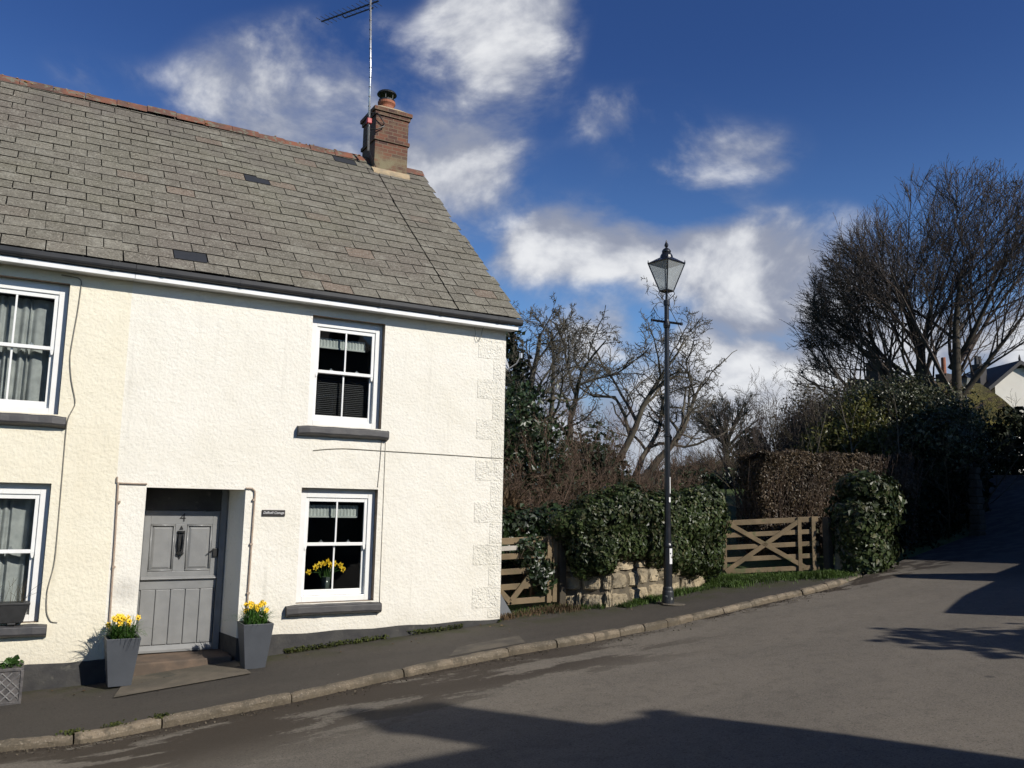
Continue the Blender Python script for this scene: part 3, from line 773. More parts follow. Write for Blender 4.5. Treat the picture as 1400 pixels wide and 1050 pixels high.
# chimney
ch = MB(); cx0, cx1, cy0, cy1 = 5.165, 5.825, 3.42, 4.12
ch.box(cx0, cx1, cy0, cy1, 7.6, 9.06); ch.box(cx0 - .028, cx1 + .028, cy0 - .028, cy1 + .028, 8.56, 8.63)
ch.box(cx0 - .026, cx1 + .026, cy0 - .026, cy1 + .026, 9.06, 9.135); ch.box(cx0 - .055, cx1 + .055, cy0 - .055, cy1 + .055, 9.135, 9.21)
chim = ch.build('chimney', M['brick'], cot, bevel=.006)
fl = MB(); a_, b_ = .04, .14
fl.hexa([(cx0 - a_, cy0 - a_, 9.21), (cx1 + a_, cy0 - a_, 9.21), (cx1 + a_, cy1 + a_, 9.21), (cx0 - a_, cy1 + a_, 9.21),
         (cx0 + b_, cy0 + b_, 9.33), (cx1 - b_, cy0 + b_, 9.33), (cx1 - b_, cy1 - b_, 9.33), (cx0 + b_, cy1 - b_, 9.33)])
fl.build('mortar_cap', M['flaunch'], chim, bevel=.015)
pcx, pcy = 5.49, 3.77
pt = MB(); pt.lathe([(.150, 0), (.148, .10), (.140, .22), (.152, .245), (.170, .27), (.170, .315), (.150, .32), (.12, .32), (.12, .1)], (pcx, pcy, 9.20), 24)
pt.build('chimney_pot', M['pot'], chim, smooth=False)
cw = MB(); cw.lathe([(.155, .0), (.158, .035), (.15, .04)], (pcx, pcy, 9.52), 20)
for j in range(6): cw.tube([(pcx + .14 * cos(j * pi / 3), pcy + .14 * sin(j * pi / 3), 9.55), (pcx + .15 * cos(j * pi / 3), pcy + .15 * sin(j * pi / 3), 9.67)], .006, 5)
cw.lathe([(.190, 0), (.192, .012), (.17, .045), (.10, .075), (.02, .09)], (pcx, pcy, 9.665), 24)
cw.build('cowl', M['ironblack'], chim)
ld = MB(); zf = EZ + (cy0 - EY) * tan(ANG)
ld.hexa([(cx0 - .03, cy0 - .09, zf - .12), (cx1 + .03, cy0 - .09, zf - .12), (cx1 + .05, cy0 - .006, zf - .02), (cx0 - .05, cy0 - .006, zf - .02),
         (cx0 - .03, cy0 - .09, zf - .045), (cx1 + .03, cy0 - .09, zf - .045), (cx1 + .05, cy0 - .006, zf + .06), (cx0 - .05, cy0 - .006, zf + .06)])
ld.build('flashing', M['flaunch'], chim)

# door
dr = thing  # (the door is a part of the cottage)
d = MB(); dy = .50
d.box(1.30, 1.345, dy - .03, dy + .06, -.05, 1.97); d.box(2.255, 2.330, dy - .03, dy + .06, -.05, 1.97); dfr = d.build('door_frame', M['doorgrey'], cot, bevel=.004)
d = MB(); d.box(1.3455, 2.2545, dy - .02, dy + .06, 1.70, 1.97); d.build('transom', M['plinth'], dfr, bevel=.004)  # near-black board carries the shadow under the door head in its colour
d = MB(); X0, X1 = 1.349, 2.251
def panel_leaf(m):
    m.box(X0, X1, dy + .012, dy + .05, .885, 1.695)      # ground of the leaf
    for (a, b, c, e) in ((X0, 1.425, .885, 1.695), (1.715, 1.855, .945, 1.525), (2.165, X1, .885, 1.695), (1.425, 2.165, 1.525, 1.695), (1.425, 2.165, .885, .945)):
        m.box(a, b, dy - .006, dy + .012, c, e)
    for (a, b) in ((1.425, 1.715), (1.855, 2.165)):       # raised panel
        m.hexa([(a + .03, dy + .0118, .975), (b - .03, dy + .0118, .975), (b - .03, dy + .0118, 1.495), (a + .03, dy + .0118, 1.495),
                (a + .055, dy - .002, 1.0), (b - .055, dy - .002, 1.0), (b - .055, dy - .002, 1.47), (a + .055, dy - .002, 1.47)][::1])
panel_leaf(d)
door = d.build('door', M['doorgrey'], cot, bevel=.004)
md = MB()
for (a, b) in ((1.425, 1.715), (1.855, 2.165)):
    for z in (1.512, .958): md.tube([(a + .004, dy - .004, z), (b - .004, dy - .004, z)], .013, 8)
    for xx in (a + .012, b - .012): md.tube([(xx, dy - .003, .96), (xx, dy - .003, 1.51)], .010, 8)
md.build('moulding', M['doorgrey'], door, smooth=True)
d = MB()
d.box(X0, X1, dy + .012, dy + .05, -.035, .872); d.box(X0, X1, dy - .008, dy + .012, .725, .872)
n = 5; wd = (X1 - X0 - .03) / n
for i in range(n): d.box(X0 + .015 + i * wd + .005, X0 + .015 + (i + 1) * wd - .005, dy - .004, dy + .012, .06, .722)
d.build('door', M['doorgrey'], cot, bevel=.005)
wb = MB(); wb2 = MB()
wb.extrude([(X0, dy - .05, .862), (X0, dy - .008, .890), (X0, dy - .008, .838), (X0, dy - .05, .850)], (X1 - X0, 0, 0))
wb2.extrude([(X0, dy - .045, .0), (X0, dy - .008, .058), (X0, dy - .008, -.03), (X0, dy - .045, -.03)], (X1 - X0, 0, 0))
wb.build('weatherboard', M['doorgrey'], door, bevel=.006); wb2.build('weatherboard', M['doorgrey'], door, bevel=.006)
# knocker
k = MB(); kx = 1.787
k.extrude([(kx - .040, dy - .010, 1.18), (kx + .040, dy - .010, 1.18), (kx + .046, dy - .010, 1.42), (kx - .046, dy - .010, 1.42)], (0, -.012, 0))
for zz, s_ in ((1.435, 1), (1.165, -1)):
    k.lathe([(.001, -.012), (.046, -.010), (.046, .010), (.001, .012)], (kx, dy - .018, zz), 12)
    k.extrude([(kx - .022, dy - .010, zz + .03 * s_), (kx + .022, dy - .010, zz + .03 * s_), (kx, dy - .010, zz + .075 * s_)], (0, -.010, 0))
k.tube([(kx - .022, dy - .03, 1.40), (kx - .028, dy - .055, 1.30), (kx - .018, dy - .055, 1.215), (kx + .018, dy - .055, 1.215), (kx + .028, dy - .055, 1.30), (kx + .022, dy - .03, 1.40)], .010, 8)
k.build('knocker', M['ironblack'], door)
k = MB(); k.box(2.185, 2.246, dy - .035, dy - .007, 1.12, 1.225); k.tube([(2.19, dy - .03, 1.20), (2.16, dy - .05, 1.195), (2.125, dy - .05, 1.165)], .008, 8)
k.build('latch', M['ironblack'], door, bevel=.004)

def text_obj(s, size, mat, parent, name, loc, shear=0, extr=.002, xscale=1.0):
    c = bpy.data.curves.new(name, 'FONT'); c.body = s; c.size = size; c.extrude = extr; c.align_x = 'CENTER'; c.align_y = 'CENTER'; c.shear = shear
    t = bpy.data.objects.new(name, c); COL.objects.link(t)
    bpy.context.view_layer.update()
    me = bpy.data.meshes.new_from_object(t.evaluated_get(bpy.context.evaluated_depsgraph_get()))
    COL.objects.unlink(t); bpy.data.objects.remove(t)
    o = bpy.data.objects.new(name, me); COL.objects.link(o)
    nv = len(me.vertices); co = np.zeros(nv * 3, np.float32); me.vertices.foreach_get('co', co); co = co.reshape(-1, 3)
    out = np.stack([co[:, 0] * xscale, -co[:, 2], co[:, 1]], 1) + np.array(loc) - (wloc(parent) if parent is not None else 0)
    me.vertices.foreach_set('co', out.astype(np.float32).ravel()); me.update()
    me.materials.clear(); me.materials.append(mat)
    o.parent = parent
    return o
text_obj('4', .150, M['ironblack'], door, 'numeral', (1.795, dy - .010, 1.607))
# threshold step
st = MB(); st.hexa([(1.20, -.02, -.40), (2.40, -.02, -.40), (2.40, .56, -.40), (1.20, .56, -.40), (1.20, -.02, -.060), (2.40, -.02, -.045), (2.40, .56, -.030), (1.20, .56, -.045)])
st.build('doorstep', M['steps'], cot, bevel=.018, bseg=3)
# copper pipes round the door
def pipe(pts, r, mat, name, root, k=8): return MB().tube(pts, r, k).build(name, mat, root, smooth=True)
pp = MB(); pp.tube([(1.005, -.02, -.1), (.998, -.02, .6), (.985, -.02, 1.4), (.970, -.02, 2.015)], .011, 8); pp.tube([(.955, -.02, 2.09), (.955, -.022, 2.03), (.972, -.022, 2.018), (1.06, -.02, 2.016), (1.285, -.02, 2.015)], .009, 8)
for z in (.3, 1.05, 1.8): pp.box(.975 + (2 - z) * .005, 1.01 + (2 - z) * .005, -.035, .0, z - .012, z + .012)
pp.build('pipe', M['copper'], cot)
pp = MB(); pp.tube([(2.44, -.018, 1.995), (2.52, -.02, 1.992), (2.550, -.02, 1.965), (2.556, -.02, 1.92), (2.55, -.02, 1.2), (2.542, -.02, .2)], .011, 8)
for z in (.7, 1.3, 1.85): pp.box(2.53, 2.566, -.035, .0, z - .012, z + .012)
pp.build('pipe', M['copper'], cot)
def cable(pts, r, mat, root):
    P = np.array(pts, float); t = np.linspace(0, len(P) - 1, (len(P) - 1) * 6 + 1)
    Q = np.stack([np.interp(t, np.arange(len(P)), P[:, i]) for i in range(3)], 1)
    for _ in range(3): Q[1:-1] = (Q[:-2] + 2 * Q[1:-1] + Q[2:]) / 4
    MB().tube(Q, r, 5).build('cable', mat, root, smooth=True)
cable([(.18, -.012, 4.41), (.28, -.015, 4.405), (.36, -.012, 4.40), (.40, -.01, 4.364), (.385, -.01, 4.0), (.361, -.01, 3.70), (.345, -.01, 3.45), (.381, -.01, 3.185), (.456, -.01, 2.917), (.385, -.012, 2.75), (.377, -.01, 2.589), (.385, -.01, 1.8), (.39, -.01, 1.103), (.335, -.01, .80), (.351, -.01, .56), (.40, -.01, .46), (.47, -.01, .45)], .0065, M['cable'], nei)
cable([(3.277, -.008, 2.508), (3.45, -.008, 2.535), (3.695, -.008, 2.557), (4.3, -.008, 2.548), (5.2, -.008, 2.54), (6.14, -.008, 2.524)], .0055, M['cable'], cot)
cable([(4.225, -.008, 2.70), (4.215, -.008, 2.35), (4.195, -.008, 2.05)], .004, M['cable'], cot)
cable([(4.285, -.008, 2.70), (4.288, -.008, 1.8), (4.292, -.008, .52)], .004, M['cablew'], cot)
cable([(5.60, -.03, 4.44), (5.62, -.03, 4.32), (5.66, -.03, 4.22), (5.71, -.03, 4.30), (5.73, -.03, 4.44), (5.74, -.2, 4.50), (5.74, -.24, 4.62)], .004, M['cable'], cot)

# ------------------------------------------------------------------ things on and in the cottages
sg = MB(); sg.box(2.660, 2.952, -.018, -.002, 1.650, 1.728)
sign = sg.build('name_plate', simple('black_plate', (.022, .020, .020), (.03, .027, .026), .4, 20), None, bevel=.003, origin=(2.806, 0, 1.65))
tag(sign, 'small black name plate lettered Daffodil Cottage, between the door and the lower window', 'sign')
text_obj('Daffodil Cottage', .043, M['paper'], sign, 'lettering', (2.806, -.0185, 1.692), .25, .001, .92)

# aerial on the chimney
ax, ay = 5.02, 3.36
aer = thing('tv_aerial', (ax, ay, 8.2), 'tall television aerial on a banded steel mast strapped to the chimney', 'aerial')
m = MB(); m.tube([(ax, ay, 8.28), (ax - .03, ay, 9.8), (ax - .10, ay, 11.45)], .021, 10); m.build('mast', M['steel'], aer, smooth=True)
m = MB()
for i in range(13): 
    z = 8.75 + i * .19; xx = ax - .03 * (z - 8.28) / 1.52 if z < 9.8 else ax - .03 - .07 * (z - 9.8) / 1.65
    MB().lathe([(.024, 0), (.024, .02)], (xx, ay, z), 10).build('band', M['alu'], aer)
m = MB(); a0 = np.array([ax - .095, ay + .03, 11.19]); bd = np.array([-.49, .87, .0]); bd /= np.linalg.norm(bd); sd = np.cross(bd, (0, 0, 1)); sd /= np.linalg.norm(sd); ud = np.cross(sd, bd)
b0 = a0 - bd * .22
m.bar(b0, b0 + bd * 1.45, .022, .022); m.bar(a0 - ud * .10 + bd * -.1, a0 - ud * .10 + bd * .62, .018, .018); m.bar(a0 - ud * .10 + bd * .62, a0 + bd * .70, .018, .018)
m.build('boom', M['alu'], aer)
m = MB()
for i in range(13):
    c = b0 + bd * (.08 + i * .112); L = .17 if i > 2 else .20
    dd = sd * .995 + ud * .1
    m.tube([c - dd * L, c + dd * L], .0055, 5)
m.build('element', M['alu'], aer)
for z in (8.70, 9.02):
    m = MB(); m.tube([(ax - .005, ay, z), (ax + .14, ay - .03, z + .02), (ax + .29, ay + .0, z + (.13 if z < 9 else -.13)), (ax + .29, ay + .07, 8.88)], .012, 7); m.build('bracket', M['ironblack'], aer)
m = MB(); m.tube([(ax, ay, 8.35), (ax + .04, ay - .02, 8.2), (ax + .10, ay - .1, 8.0), (ax + .11, ay - .12, 7.95)], .008, 6)
m.build('cable', M['ironblack'], aer)
m = MB(); m.box(ax - .06, ax + .03, ay - .05, ay + .04, 8.80, 8.90); m.build('amplifier_box', M['red'], aer, bevel=.01)

# satellite dish on the gable
ds = thing('satellite_dish', (HX1, .55, 4.1), 'grey satellite dish on the gable wall just under the eaves', 'satellite dish')
dc = np.array([HX1 + .27, .62, 4.15]); dn = np.array([.62, -.62, .35]); dn /= np.linalg.norm(dn); du = np.cross(dn, (0, 0, 1)); du /= np.linalg.norm(du); dv = np.cross(du, dn)
m = MB(); V = []; F = []; kk = 24
for i in range(6):
    r = .21 * i / 5
    for j in range(kk): V.append(dc + du * r * cos(j * 2 * pi / kk) + dv * r * 1.08 * sin(j * 2 * pi / kk) + dn * (r * r * .8))
for i in range(5):
    for j in range(kk): F.append((i * kk + j, i * kk + (j + 1) % kk, (i + 1) * kk + (j + 1) % kk, (i + 1) * kk + j))
m.add(V, F); m.build('reflector', M['dish'], ds, smooth=True)
m = MB(); m.tube([dc - dv * .22, dc - dv * .18 + dn * .20, dc - dv * .10 + dn * .30], .010, 6); m.lathe([(.025, -.04), (.028, .04)], dc - dv * .09 + dn * .31, 10)
m.tube([(HX1, .45, 4.0), (HX1 + .12, .42, 4.0), dc], .018, 8); m.build('arm', M['steel'], ds)

# curtains and blinds
def curtain(x0, x1, z0, z1, label, seed, y=.285):
    r = random.Random(seed); n = 150; t = np.linspace(0, 1, n); ph = np.cumsum(.55 + .45 * np.array([sin(i * .13 + seed) for i in range(n)])) * 2 * pi / 9
    V = []
    zz = np.linspace(0, 1, 8)
    for i in range(n):
        for k in zz:
            amp = .018 + .02 * (1 - k)
            V.append((x0 + (x1 - x0) * (t[i] + .012 * sin(ph[i] * .5 + k)), y + amp * sin(ph[i] + .25 * sin(k * 3 + seed)), z0 + (z1 - z0) * k))
    F = [(i * 8 + j, (i + 1) * 8 + j, (i + 1) * 8 + j + 1, i * 8 + j + 1) for i in range(n - 1) for j in range(7)]
    o = MB().add(V, F).build('net_curtain', M['curtain'], None, smooth=True, origin=((x0 + x1) / 2, y, z0)); tag(o, label, 'curtain')
curtain(-.72, .19, 2.80, 4.14, 'pleated net curtain behind the upper window of the yellow cottage', 1)
curtain(-.72, .19, .48, 1.83, 'pleated net curtain behind the lower window of the yellow cottage', 2)
def blind(x0, x1, z0, z1, label, y=.255):
    m = MB(); n = 34; V = []
    for i in range(n + 1):
        x = x0 + (x1 - x0) * i / n
        for z in (z0, z1): V.append((x, y + (.006 if i % 2 else -.006), z))
    m.add(V, [(2 * i, 2 * i + 2, 2 * i + 3, 2 * i + 1) for i in range(n)])
    m.box(x0, x1, y - .014, y + .014, z0 - .022, z0 - .001)
    o = m.build('blind', M['blind'], None, origin=((x0 + x1) / 2, y, z0)); tag(o, label, 'blind')
blind(3.245, 4.02, 3.955, 4.075, 'pale pleated blind behind the upper window of the cream cottage')
blind(3.225, 4.02, 1.655, 1.800, 'pale pleated blind behind the lower window of the cream cottage')
m = MB()
for i in range(24): 
    z = 2.93 + i * .026; m.hexa([(3.25, .250, z), (4.14, .250, z), (4.14, .268, z + .012), (3.25, .268, z + .012), (3.25, .2505, z + .003), (4.14, .2505, z + .003), (4.14, .2685, z + .015), (3.25, .2685, z + .015)])
o = m.build('venetian_blind', M['darkblind'], None, origin=(3.7, .25, 2.9)); tag(o, 'dark slatted blind closed over the lower sash of the upper window', 'blind')

# ---- daffodils
def flower_mesh():
    m = MB(); k = 6
    for j in range(k):
        th = j * 2 * pi / k; c, s_ = cos(th), sin(th); t = np.array([-s_, c, 0]); r = np.array([c, s_, 0])
        V = [r * .006, r * .022 + t * .014 + np.array([0, 0, .002]), r * .045 + np.array([0, 0, -.004]), r * .022 - t * .014 + np.array([0, 0, .002])]
        m.add(V, [(0, 1, 2, 3)])
    m.lathe([(.008, 0), (.010, .018), (.017, .030), (.012, .029), (.006, .01)], (0, 0, 0), 8)
    o = m.build('flower', M['daffyellow'], None, origin=(0, 0, 0)); me = o.data; bpy.data.objects.remove(o); return me
FLOWER = flower_mesh()
from mathutils import Vector, Quaternion
def daffodils(c, w, label, nf, seed, hmax=.24):
    r = random.Random(seed); g = np.random.default_rng(seed)
    t = thing('daffodils', c, label, 'daffodils')
    lf = MB(); nl = 320
    for i in range(nl):
        bx, by = r.uniform(-w, w), r.uniform(-w, w); a = r.uniform(0, 2 * pi); L = r.uniform(.65, 1.4) * hmax; sp = r.uniform(.03, .19) * (2.0 if r.random() < .45 else 1)
        ww = .0055; pts = []
        for s_ in np.linspace(0, 1, 6):
            rad = sp * s_ ** 1.5; z = L * (s_ - .32 * sp / .16 * s_ ** 3)
            pts.append(np.array([c[0] + bx + rad * cos(a), c[1] + by + rad * sin(a), c[2] + z]))
        side = np.array([-sin(a), cos(a), 0]); V = []
        for j, q in enumerate(pts):
            k = ww * (1 - .85 * (j / 5) ** 2); V += [q - side * k, q + side * k]
        lf.add(V, [(2 * j, 2 * j + 1, 2 * j + 3, 2 * j + 2) for j in range(5)])
    stems = MB(); fl = []
    for i in range(nf):
        bx, by = r.uniform(-w, w), r.uniform(-w, w); a = r.uniform(0, 2 * pi); L = r.uniform(.72, 1.15) * hmax; sp = r.uniform(.0, .08)
        p0 = np.array([c[0] + bx, c[1] + by, c[2]]); p1 = p0 + np.array([sp * cos(a), sp * sin(a), L])
        stems.tube([p0, (p0 + p1) / 2 + np.array([0, 0, .01]), p1], .0035, 5)
        aim = Vector((r.gauss(.25, .6), r.gauss(-.8, .5), r.uniform(.0, .6))).normalized(); fl.append((p1, aim))
    lf.build('leaves', M['daffleaf'], t); stems.build('stem', M['daffleaf'], t)
    for p, aim in fl:
        o = bpy.data.objects.new('flower', FLOWER); COL.objects.link(o); o.parent = t
        o.location = Vector(p - np.array(c)); o.rotation_mode = 'QUATERNION'; o.rotation_quaternion = Vector((0, 0, 1)).rotation_difference(aim); s_ = r.uniform(.68, .95); o.scale = (s_, s_, s_)
    return t

def tall_planter(cx, cy, zb, label, rz, h=.52, wt=.178, wb=.118):
    t = thing('planter', (cx, cy, zb), label, 'planter', 'tall grey planters either side of the door')
    def ring(w, z): return [np.array([cx + w * (i * cos(rz) - j * sin(rz)), cy + w * (i * sin(rz) + j * cos(rz)), zb + z]) for i, j in ((-1, -1), (1, -1), (1, 1), (-1, 1))]
    m = MB(); rings = [ring(wb, 0), ring(wt, h), ring(wt - .018, h), ring(wt - .03, h - .06)]
    V = [v for q in rings for v in q]; F = [(3, 2, 1, 0)]
    for k in range(3):
        for j in range(4): F.append((k * 4 + j, k * 4 + (j + 1) % 4, (k + 1) * 4 + (j + 1) % 4, (k + 1) * 4 + j))
    m.add(V, F); m.build('pot', M['pgrey'], t, bevel=.004)
    s_ = MB(); q = ring(wt - .03, h - .055); s_.add(q, [(0, 1, 2, 3)]); s_.build('soil', M['soil'], t)
tall_planter(1.118, -.315, -.215, 'tall grey tapered planter left of the grey door', 0)
tall_planter(2.555, -.445, -.115, 'tall grey tapered planter right of the grey door', 0)
daffodils((1.118, -.315, .26), .11, 'clump of yellow daffodils in the planter left of the door', 20, 3, .23)
daffodils((2.555, -.445, .36), .11, 'clump of yellow daffodils in the planter right of the door', 24, 8, .24)
# vase of daffodils behind the lower window
vs = thing('vase', (3.65, .36, .60), 'glass vase of yellow daffodils behind the lower window', 'vase')
m = MB(); m.lathe([(.05, 0), (.055, .10), (.06, .22), (.055, .22), (.05, .01)], (3.65, .36, .62), 16); m.build('glass_body', simple('vase_glass', (.10, .12, .11), (.07, .085, .08), .15, 10), vs, smooth=True)
m = MB(); r = random.Random(9); fl = []
for i in range(9):
    a = -1 + 2 * i / 8; p1 = np.array([3.65 + a * .24 + r.uniform(-.02, .02), .36 + r.uniform(-.06, .05), 1.03 - .10 * a * a + r.uniform(-.03, .03)])
    m.tube([(3.65, .36, .68), (3.65 + a * .10, .36, .90), p1], .005, 5); fl.append(p1)
m.build('stem', M['daffleaf'], vs)
for p in fl:
    o = bpy.data.objects.new('flower', FLOWER); COL.objects.link(o); o.parent = vs; o.location = Vector(p - wloc(vs)); o.rotation_mode = 'QUATERNION'
    o.rotation_quaternion = Vector((0, 0, 1)).rotation_difference(Vector((r.gauss(.1, .4), -1, r.gauss(0, .3))).normalized()); o.scale = (1.15, 1.15, 1.15)
tb = MB(); tb.box(2.9, 4.6, .30, .95, .585, .612); o = tb.build('table', simple('dark_table', (.03, .026, .028), (.05, .045, .045), .3, 6), None, bevel=.005, origin=(3.7, .6, .05))
tb = MB()
for xx in (3.0, 4.5):
    for yy in (.36, .9): tb.box(xx - .03, xx + .03, yy - .03, yy + .03, .05, .584)
tb.build('leg', M['wooddark'], o); tag(o, 'dark table top inside the lower window under the vase', 'table')

# trough on the neighbour's lower sill, latticed planter on the pavement
tr = thing('window_box', (-.15, -.02, .46), 'black trough of thin grass on the lower window sill of the yellow cottage', 'window box')
m = MB(); m.hexa([(-.55, -.09, .475), (.13, -.09, .475), (.13, .07, .475), (-.55, .07, .475), (-.58, -.115, .665), (.17, -.115, .665), (.17, .08, .665), (-.58, .08, .665)])
m.box(-.60, .185, -.125, .09, .665, .69); m.box(-.30, -.16, -.09, .06, .452, .475); m.box(-.02, .06, -.09, .06, .452, .475)
m.build('trough', M['plastic'], tr, bevel=.006)
m = MB(); r = random.Random(4)
for i in range(60):
    bx, by = r.uniform(-.55, .14), r.uniform(-.08, .05); dx, dy_ = r.gauss(0, .07), r.gauss(0, .04); L = r.uniform(.1, .27)
    m.tube([(bx, by, .69), (bx + dx * .4, by + dy_ * .4, .69 + L * .6), (bx + dx, by + dy_, .69 + L)], .0018, 3)
m.build('grass', M['twigolive'], tr)

lp = thing('planter', (-.02, -.36, -.30), 'grey square planter with lattice sides at the far left of the pavement', 'planter')
m = MB(); a, b, c, e = -.195, .165, -.53, -.19
m.box(a, b, c, e, -.285, .045); m.box(a - .012, b + .012, c - .012, e + .012, .045, .075); m.box(a - .01, b + .01, c - .01, e + .01, -.30, -.262)
for (xx, yy) in ((a, c), (b, c), (b, e), (a, e)): m.box(xx - .014, xx + .014, yy - .014, yy + .014, -.29, .05)
m.build('tub', M['lattice'], lp, bevel=.004)
m = MB()
for i in range(-3, 6):
    for s_ in (1, -1):
        u0 = i / 4; u1 = u0 + s_ * .75
        p0, p1 = [u0, 0.0], [u1, 1.0]
        # clip to the panel
        def cl(u, v, u2, v2):
            pts = []
            for k in np.linspace(0, 1, 60):
                uu, vv = u + (u2 - u) * k, v + (v2 - v) * k
                if .04 <= uu <= .96: pts.append((uu, vv))
            return pts
        q = cl(p0[0], .02, p1[0], .98)
        if len(q) > 4:
            for face in range(2):
                P2 = [((a + (b - a) * uu), c - .004, -.255 + .29 * vv) if face == 0 else (b + .004, c + (e - c) * uu, -.255 + .29 * vv) for uu, vv in (q[0], q[-1])]
                m.tube(P2, .007, 5)
m.build('lattice', simple('worn_lattice', (.24, .23, .22), (.12, .115, .11), .45, 16), lp)
m = MB(); m.add([(a + .01, c + .01, .05), (b - .01, c + .01, .05), (b - .01, e - .01, .05), (a + .01, e - .01, .05)], [(0, 1, 2, 3)]); m.build('soil', M['soil'], lp)
m = MB(); P = np.stack([rng.uniform(a, b, 160), rng.uniform(c, e, 160), .06 + rng.random(160) * .05], 1); m.leaves(P, rng.normal(size=(160, 3)) + np.array([0, 0, 1.5]), .045); 
P = np.stack([rng.uniform(.02, .1, 10), rng.uniform(-.4, -.3, 10), .10 + rng.random(10) * .07], 1); m.leaves(P, rng.normal(size=(10, 3)), .09)
o = m.build('seedlings', M['daffleaf'], None, origin=(-.02, -.36, .05)); tag(o, 'low green seedlings growing in the lattice sided planter', 'plant')

# ------------------------------------------------------------------ street lamp
def street_lamp(x, y, zb, k, label, full=True):
    t = thing('street_lamp', (x, y, zb), label, 'street lamp', 'old style street lamps along the road')
    c = (x, y, zb)
    m = MB(); m.lathe([(.092, -.1), (.092, .0), (.090, .19 * k), (.080, .21 * k), (.080, .25 * k), (.070, .27 * k)], c, 20); m.build('base', M['lampbase'], t, smooth=False)
    m = MB()
    m.lathe([(.069, .26), (.066, .85), (.065, .87), (.073, .88), (.073, .91), (.062, .94), (.054, 1.10), (.050, 1.18), (.050, 1.30), (.048, 1.5)] if k == 1 else [(.07, .2), (.06, 1), (.048, 1.5)], c, 24)
    zc = 2.62 * k
    m.lathe([(.048, 1.49), (.044, zc), (.053, zc + .01), (.053, zc + .04), (.043, zc + .05), (.039, 4.40 * k), (.050, 4.41 * k), (.058, 4.45 * k), (.058, 4.48 * k), (.042, 4.52 * k), (.039, 4.55 * k), (.039, 4.78 * k), (.052, 4.79 * k), (.052, 4.87 * k), (.024, 4.88 * k), (.016, 5.03 * k)], c, 20)
    m.build('column', M['lampblack'], t, smooth=False)
    z0 = zb + 5.03 * k      # lantern base
    R0, R1, H = .112 * k, .300 * k, .47 * k   # half diagonals of the four-sided lantern
    if k == 1:
        m = MB(); m.tube([(x - .18, y + .145, zb + 4.545), (x + .18, y - .145, zb + 4.475)], .020, 8)
        m.lathe([(.022, -.022), (.022, .022)], (x - .185, y + .149, zb + 4.546), 8); m.lathe([(.022, -.022), (.022, .022)], (x + .185, y - .149, zb + 4.474), 8)
        m.build('ladder_rest', M['lampblack'], t)
    rot = radians(-39 + 3)
    def ringp(R, z): return [np.array([x + R * cos(rot + j * pi / 2), y + R * sin(rot + j * pi / 2), z]) for j in range(4)]
    a = ringp(R0, z0); b = ringp(R1, z0 + H)
    m = MB()
    for j in range(4):
        m.tube([a[j], b[j]], .011 * k, 6); m.tube([a[j], a[(j + 1) % 4]], .014 * k, 6); m.tube([b[j], b[(j + 1) % 4]], .013 * k, 6)
        m.tube([b[j], b[j] + np.array([0, 0, .055 * k])], [.012 * k, .004 * k], 6)
        s_ = a[j]; ce = np.array([x, y, z0])
        m.tube([s_, s_ + (s_ - ce) * .18 + np.array([0, 0, -.05 * k]), ce + (s_ - ce) * .85 + np.array([0, 0, -.09 * k]), ce + (s_ - ce) * .3 + np.array([0, 0, -.155 * k])], .007, 6)
    m.build('lantern_frame', M['lampblack'], t)
    m = MB()
    for j in range(4): m.add([a[j], a[(j + 1) % 4], b[(j + 1) % 4], b[j]], [(0, 1, 2, 3)])
    m.build('lantern_glass', M['lglass'], t)
    m = MB(); q0 = ringp(R0 * .98, z0 + .004); m.add(q0, [(0, 1, 2, 3)]); q = ringp(R1 * .94, z0 + H - .005)
    m.add(q, [(3, 2, 1, 0)]); m.build('lantern_lining', M['lampcream'], t)
    m = MB(); z1 = z0 + H; r2 = ringp(R1 * 1.03, z1 + .006); r3 = ringp(.115 * k, z1 + .10 * k)
    m.add(r2 + r3, [(j, (j + 1) % 4, 4 + (j + 1) % 4, 4 + j) for j in range(4)])
    m.lathe([(.108 * k, .08 * k), (.104 * k, .125 * k), (.080 * k, .165 * k), (.066 * k, .18 * k), (.074 * k, .19 * k), (.074 * k, .215 * k), (.050 * k, .245 * k), (.022 * k, .26 * k), (.016 * k, .27 * k), (.032 * k, .295 * k), (.034 * k, .315 * k), (.018 * k, .35 * k), (.004 * k, .40 * k)], (x, y, z1), 16)
    m.build('lantern_roof', M['lampblack'], t)
    return t
def lantern_glass():
    m, nt, b = newmat('hazy_lantern_glass')
    t = nt.nodes.new('ShaderNodeBsdfTransparent'); t.inputs[0].default_value = (.85, .88, .88, 1)
    b.inputs['Base Color'].default_value = (.42, .44, .44, 1); b.inputs['Roughness'].default_value = .2
    mx = nt.nodes.new('ShaderNodeMixShader'); mx.inputs[0].default_value = .50
    nt.links.new(t.outputs[0], mx.inputs[1]); nt.links.new(b.outputs[0], mx.inputs[2]); nt.links.new(mx.outputs[0], nt.nodes['Material Output'].inputs[0])
    return m
M['lglass'] = lantern_glass()
LX, LY = 8.93, -.42; LZ = float(G0(LX, LY))
lampa = street_lamp(LX, LY, LZ, 1, 'black street lamp with a four sided lantern standing before the ivy clad wall')
m = MB()
def wrap(z0, z1, r, th0, th1, n=8):
    V = []
    for i in range(n + 1):
        th = th0 + (th1 - th0) * i / n
        for z in (z0, z1): V.append((LX + r * cos(th), LY + r * sin(th), LZ + z))
    return V, [(2 * i, 2 * i + 2, 2 * i + 3, 2 * i + 1) for i in range(n)]
V, F = wrap(.62, .86, .0690, radians(-105), radians(-20)); m.add(V, F)
o = m.build('notice', M['paper'], None, origin=(LX, LY, LZ + .62)); tag(o, 'white notice with dark specks stuck low on the lamp column', 'notice')
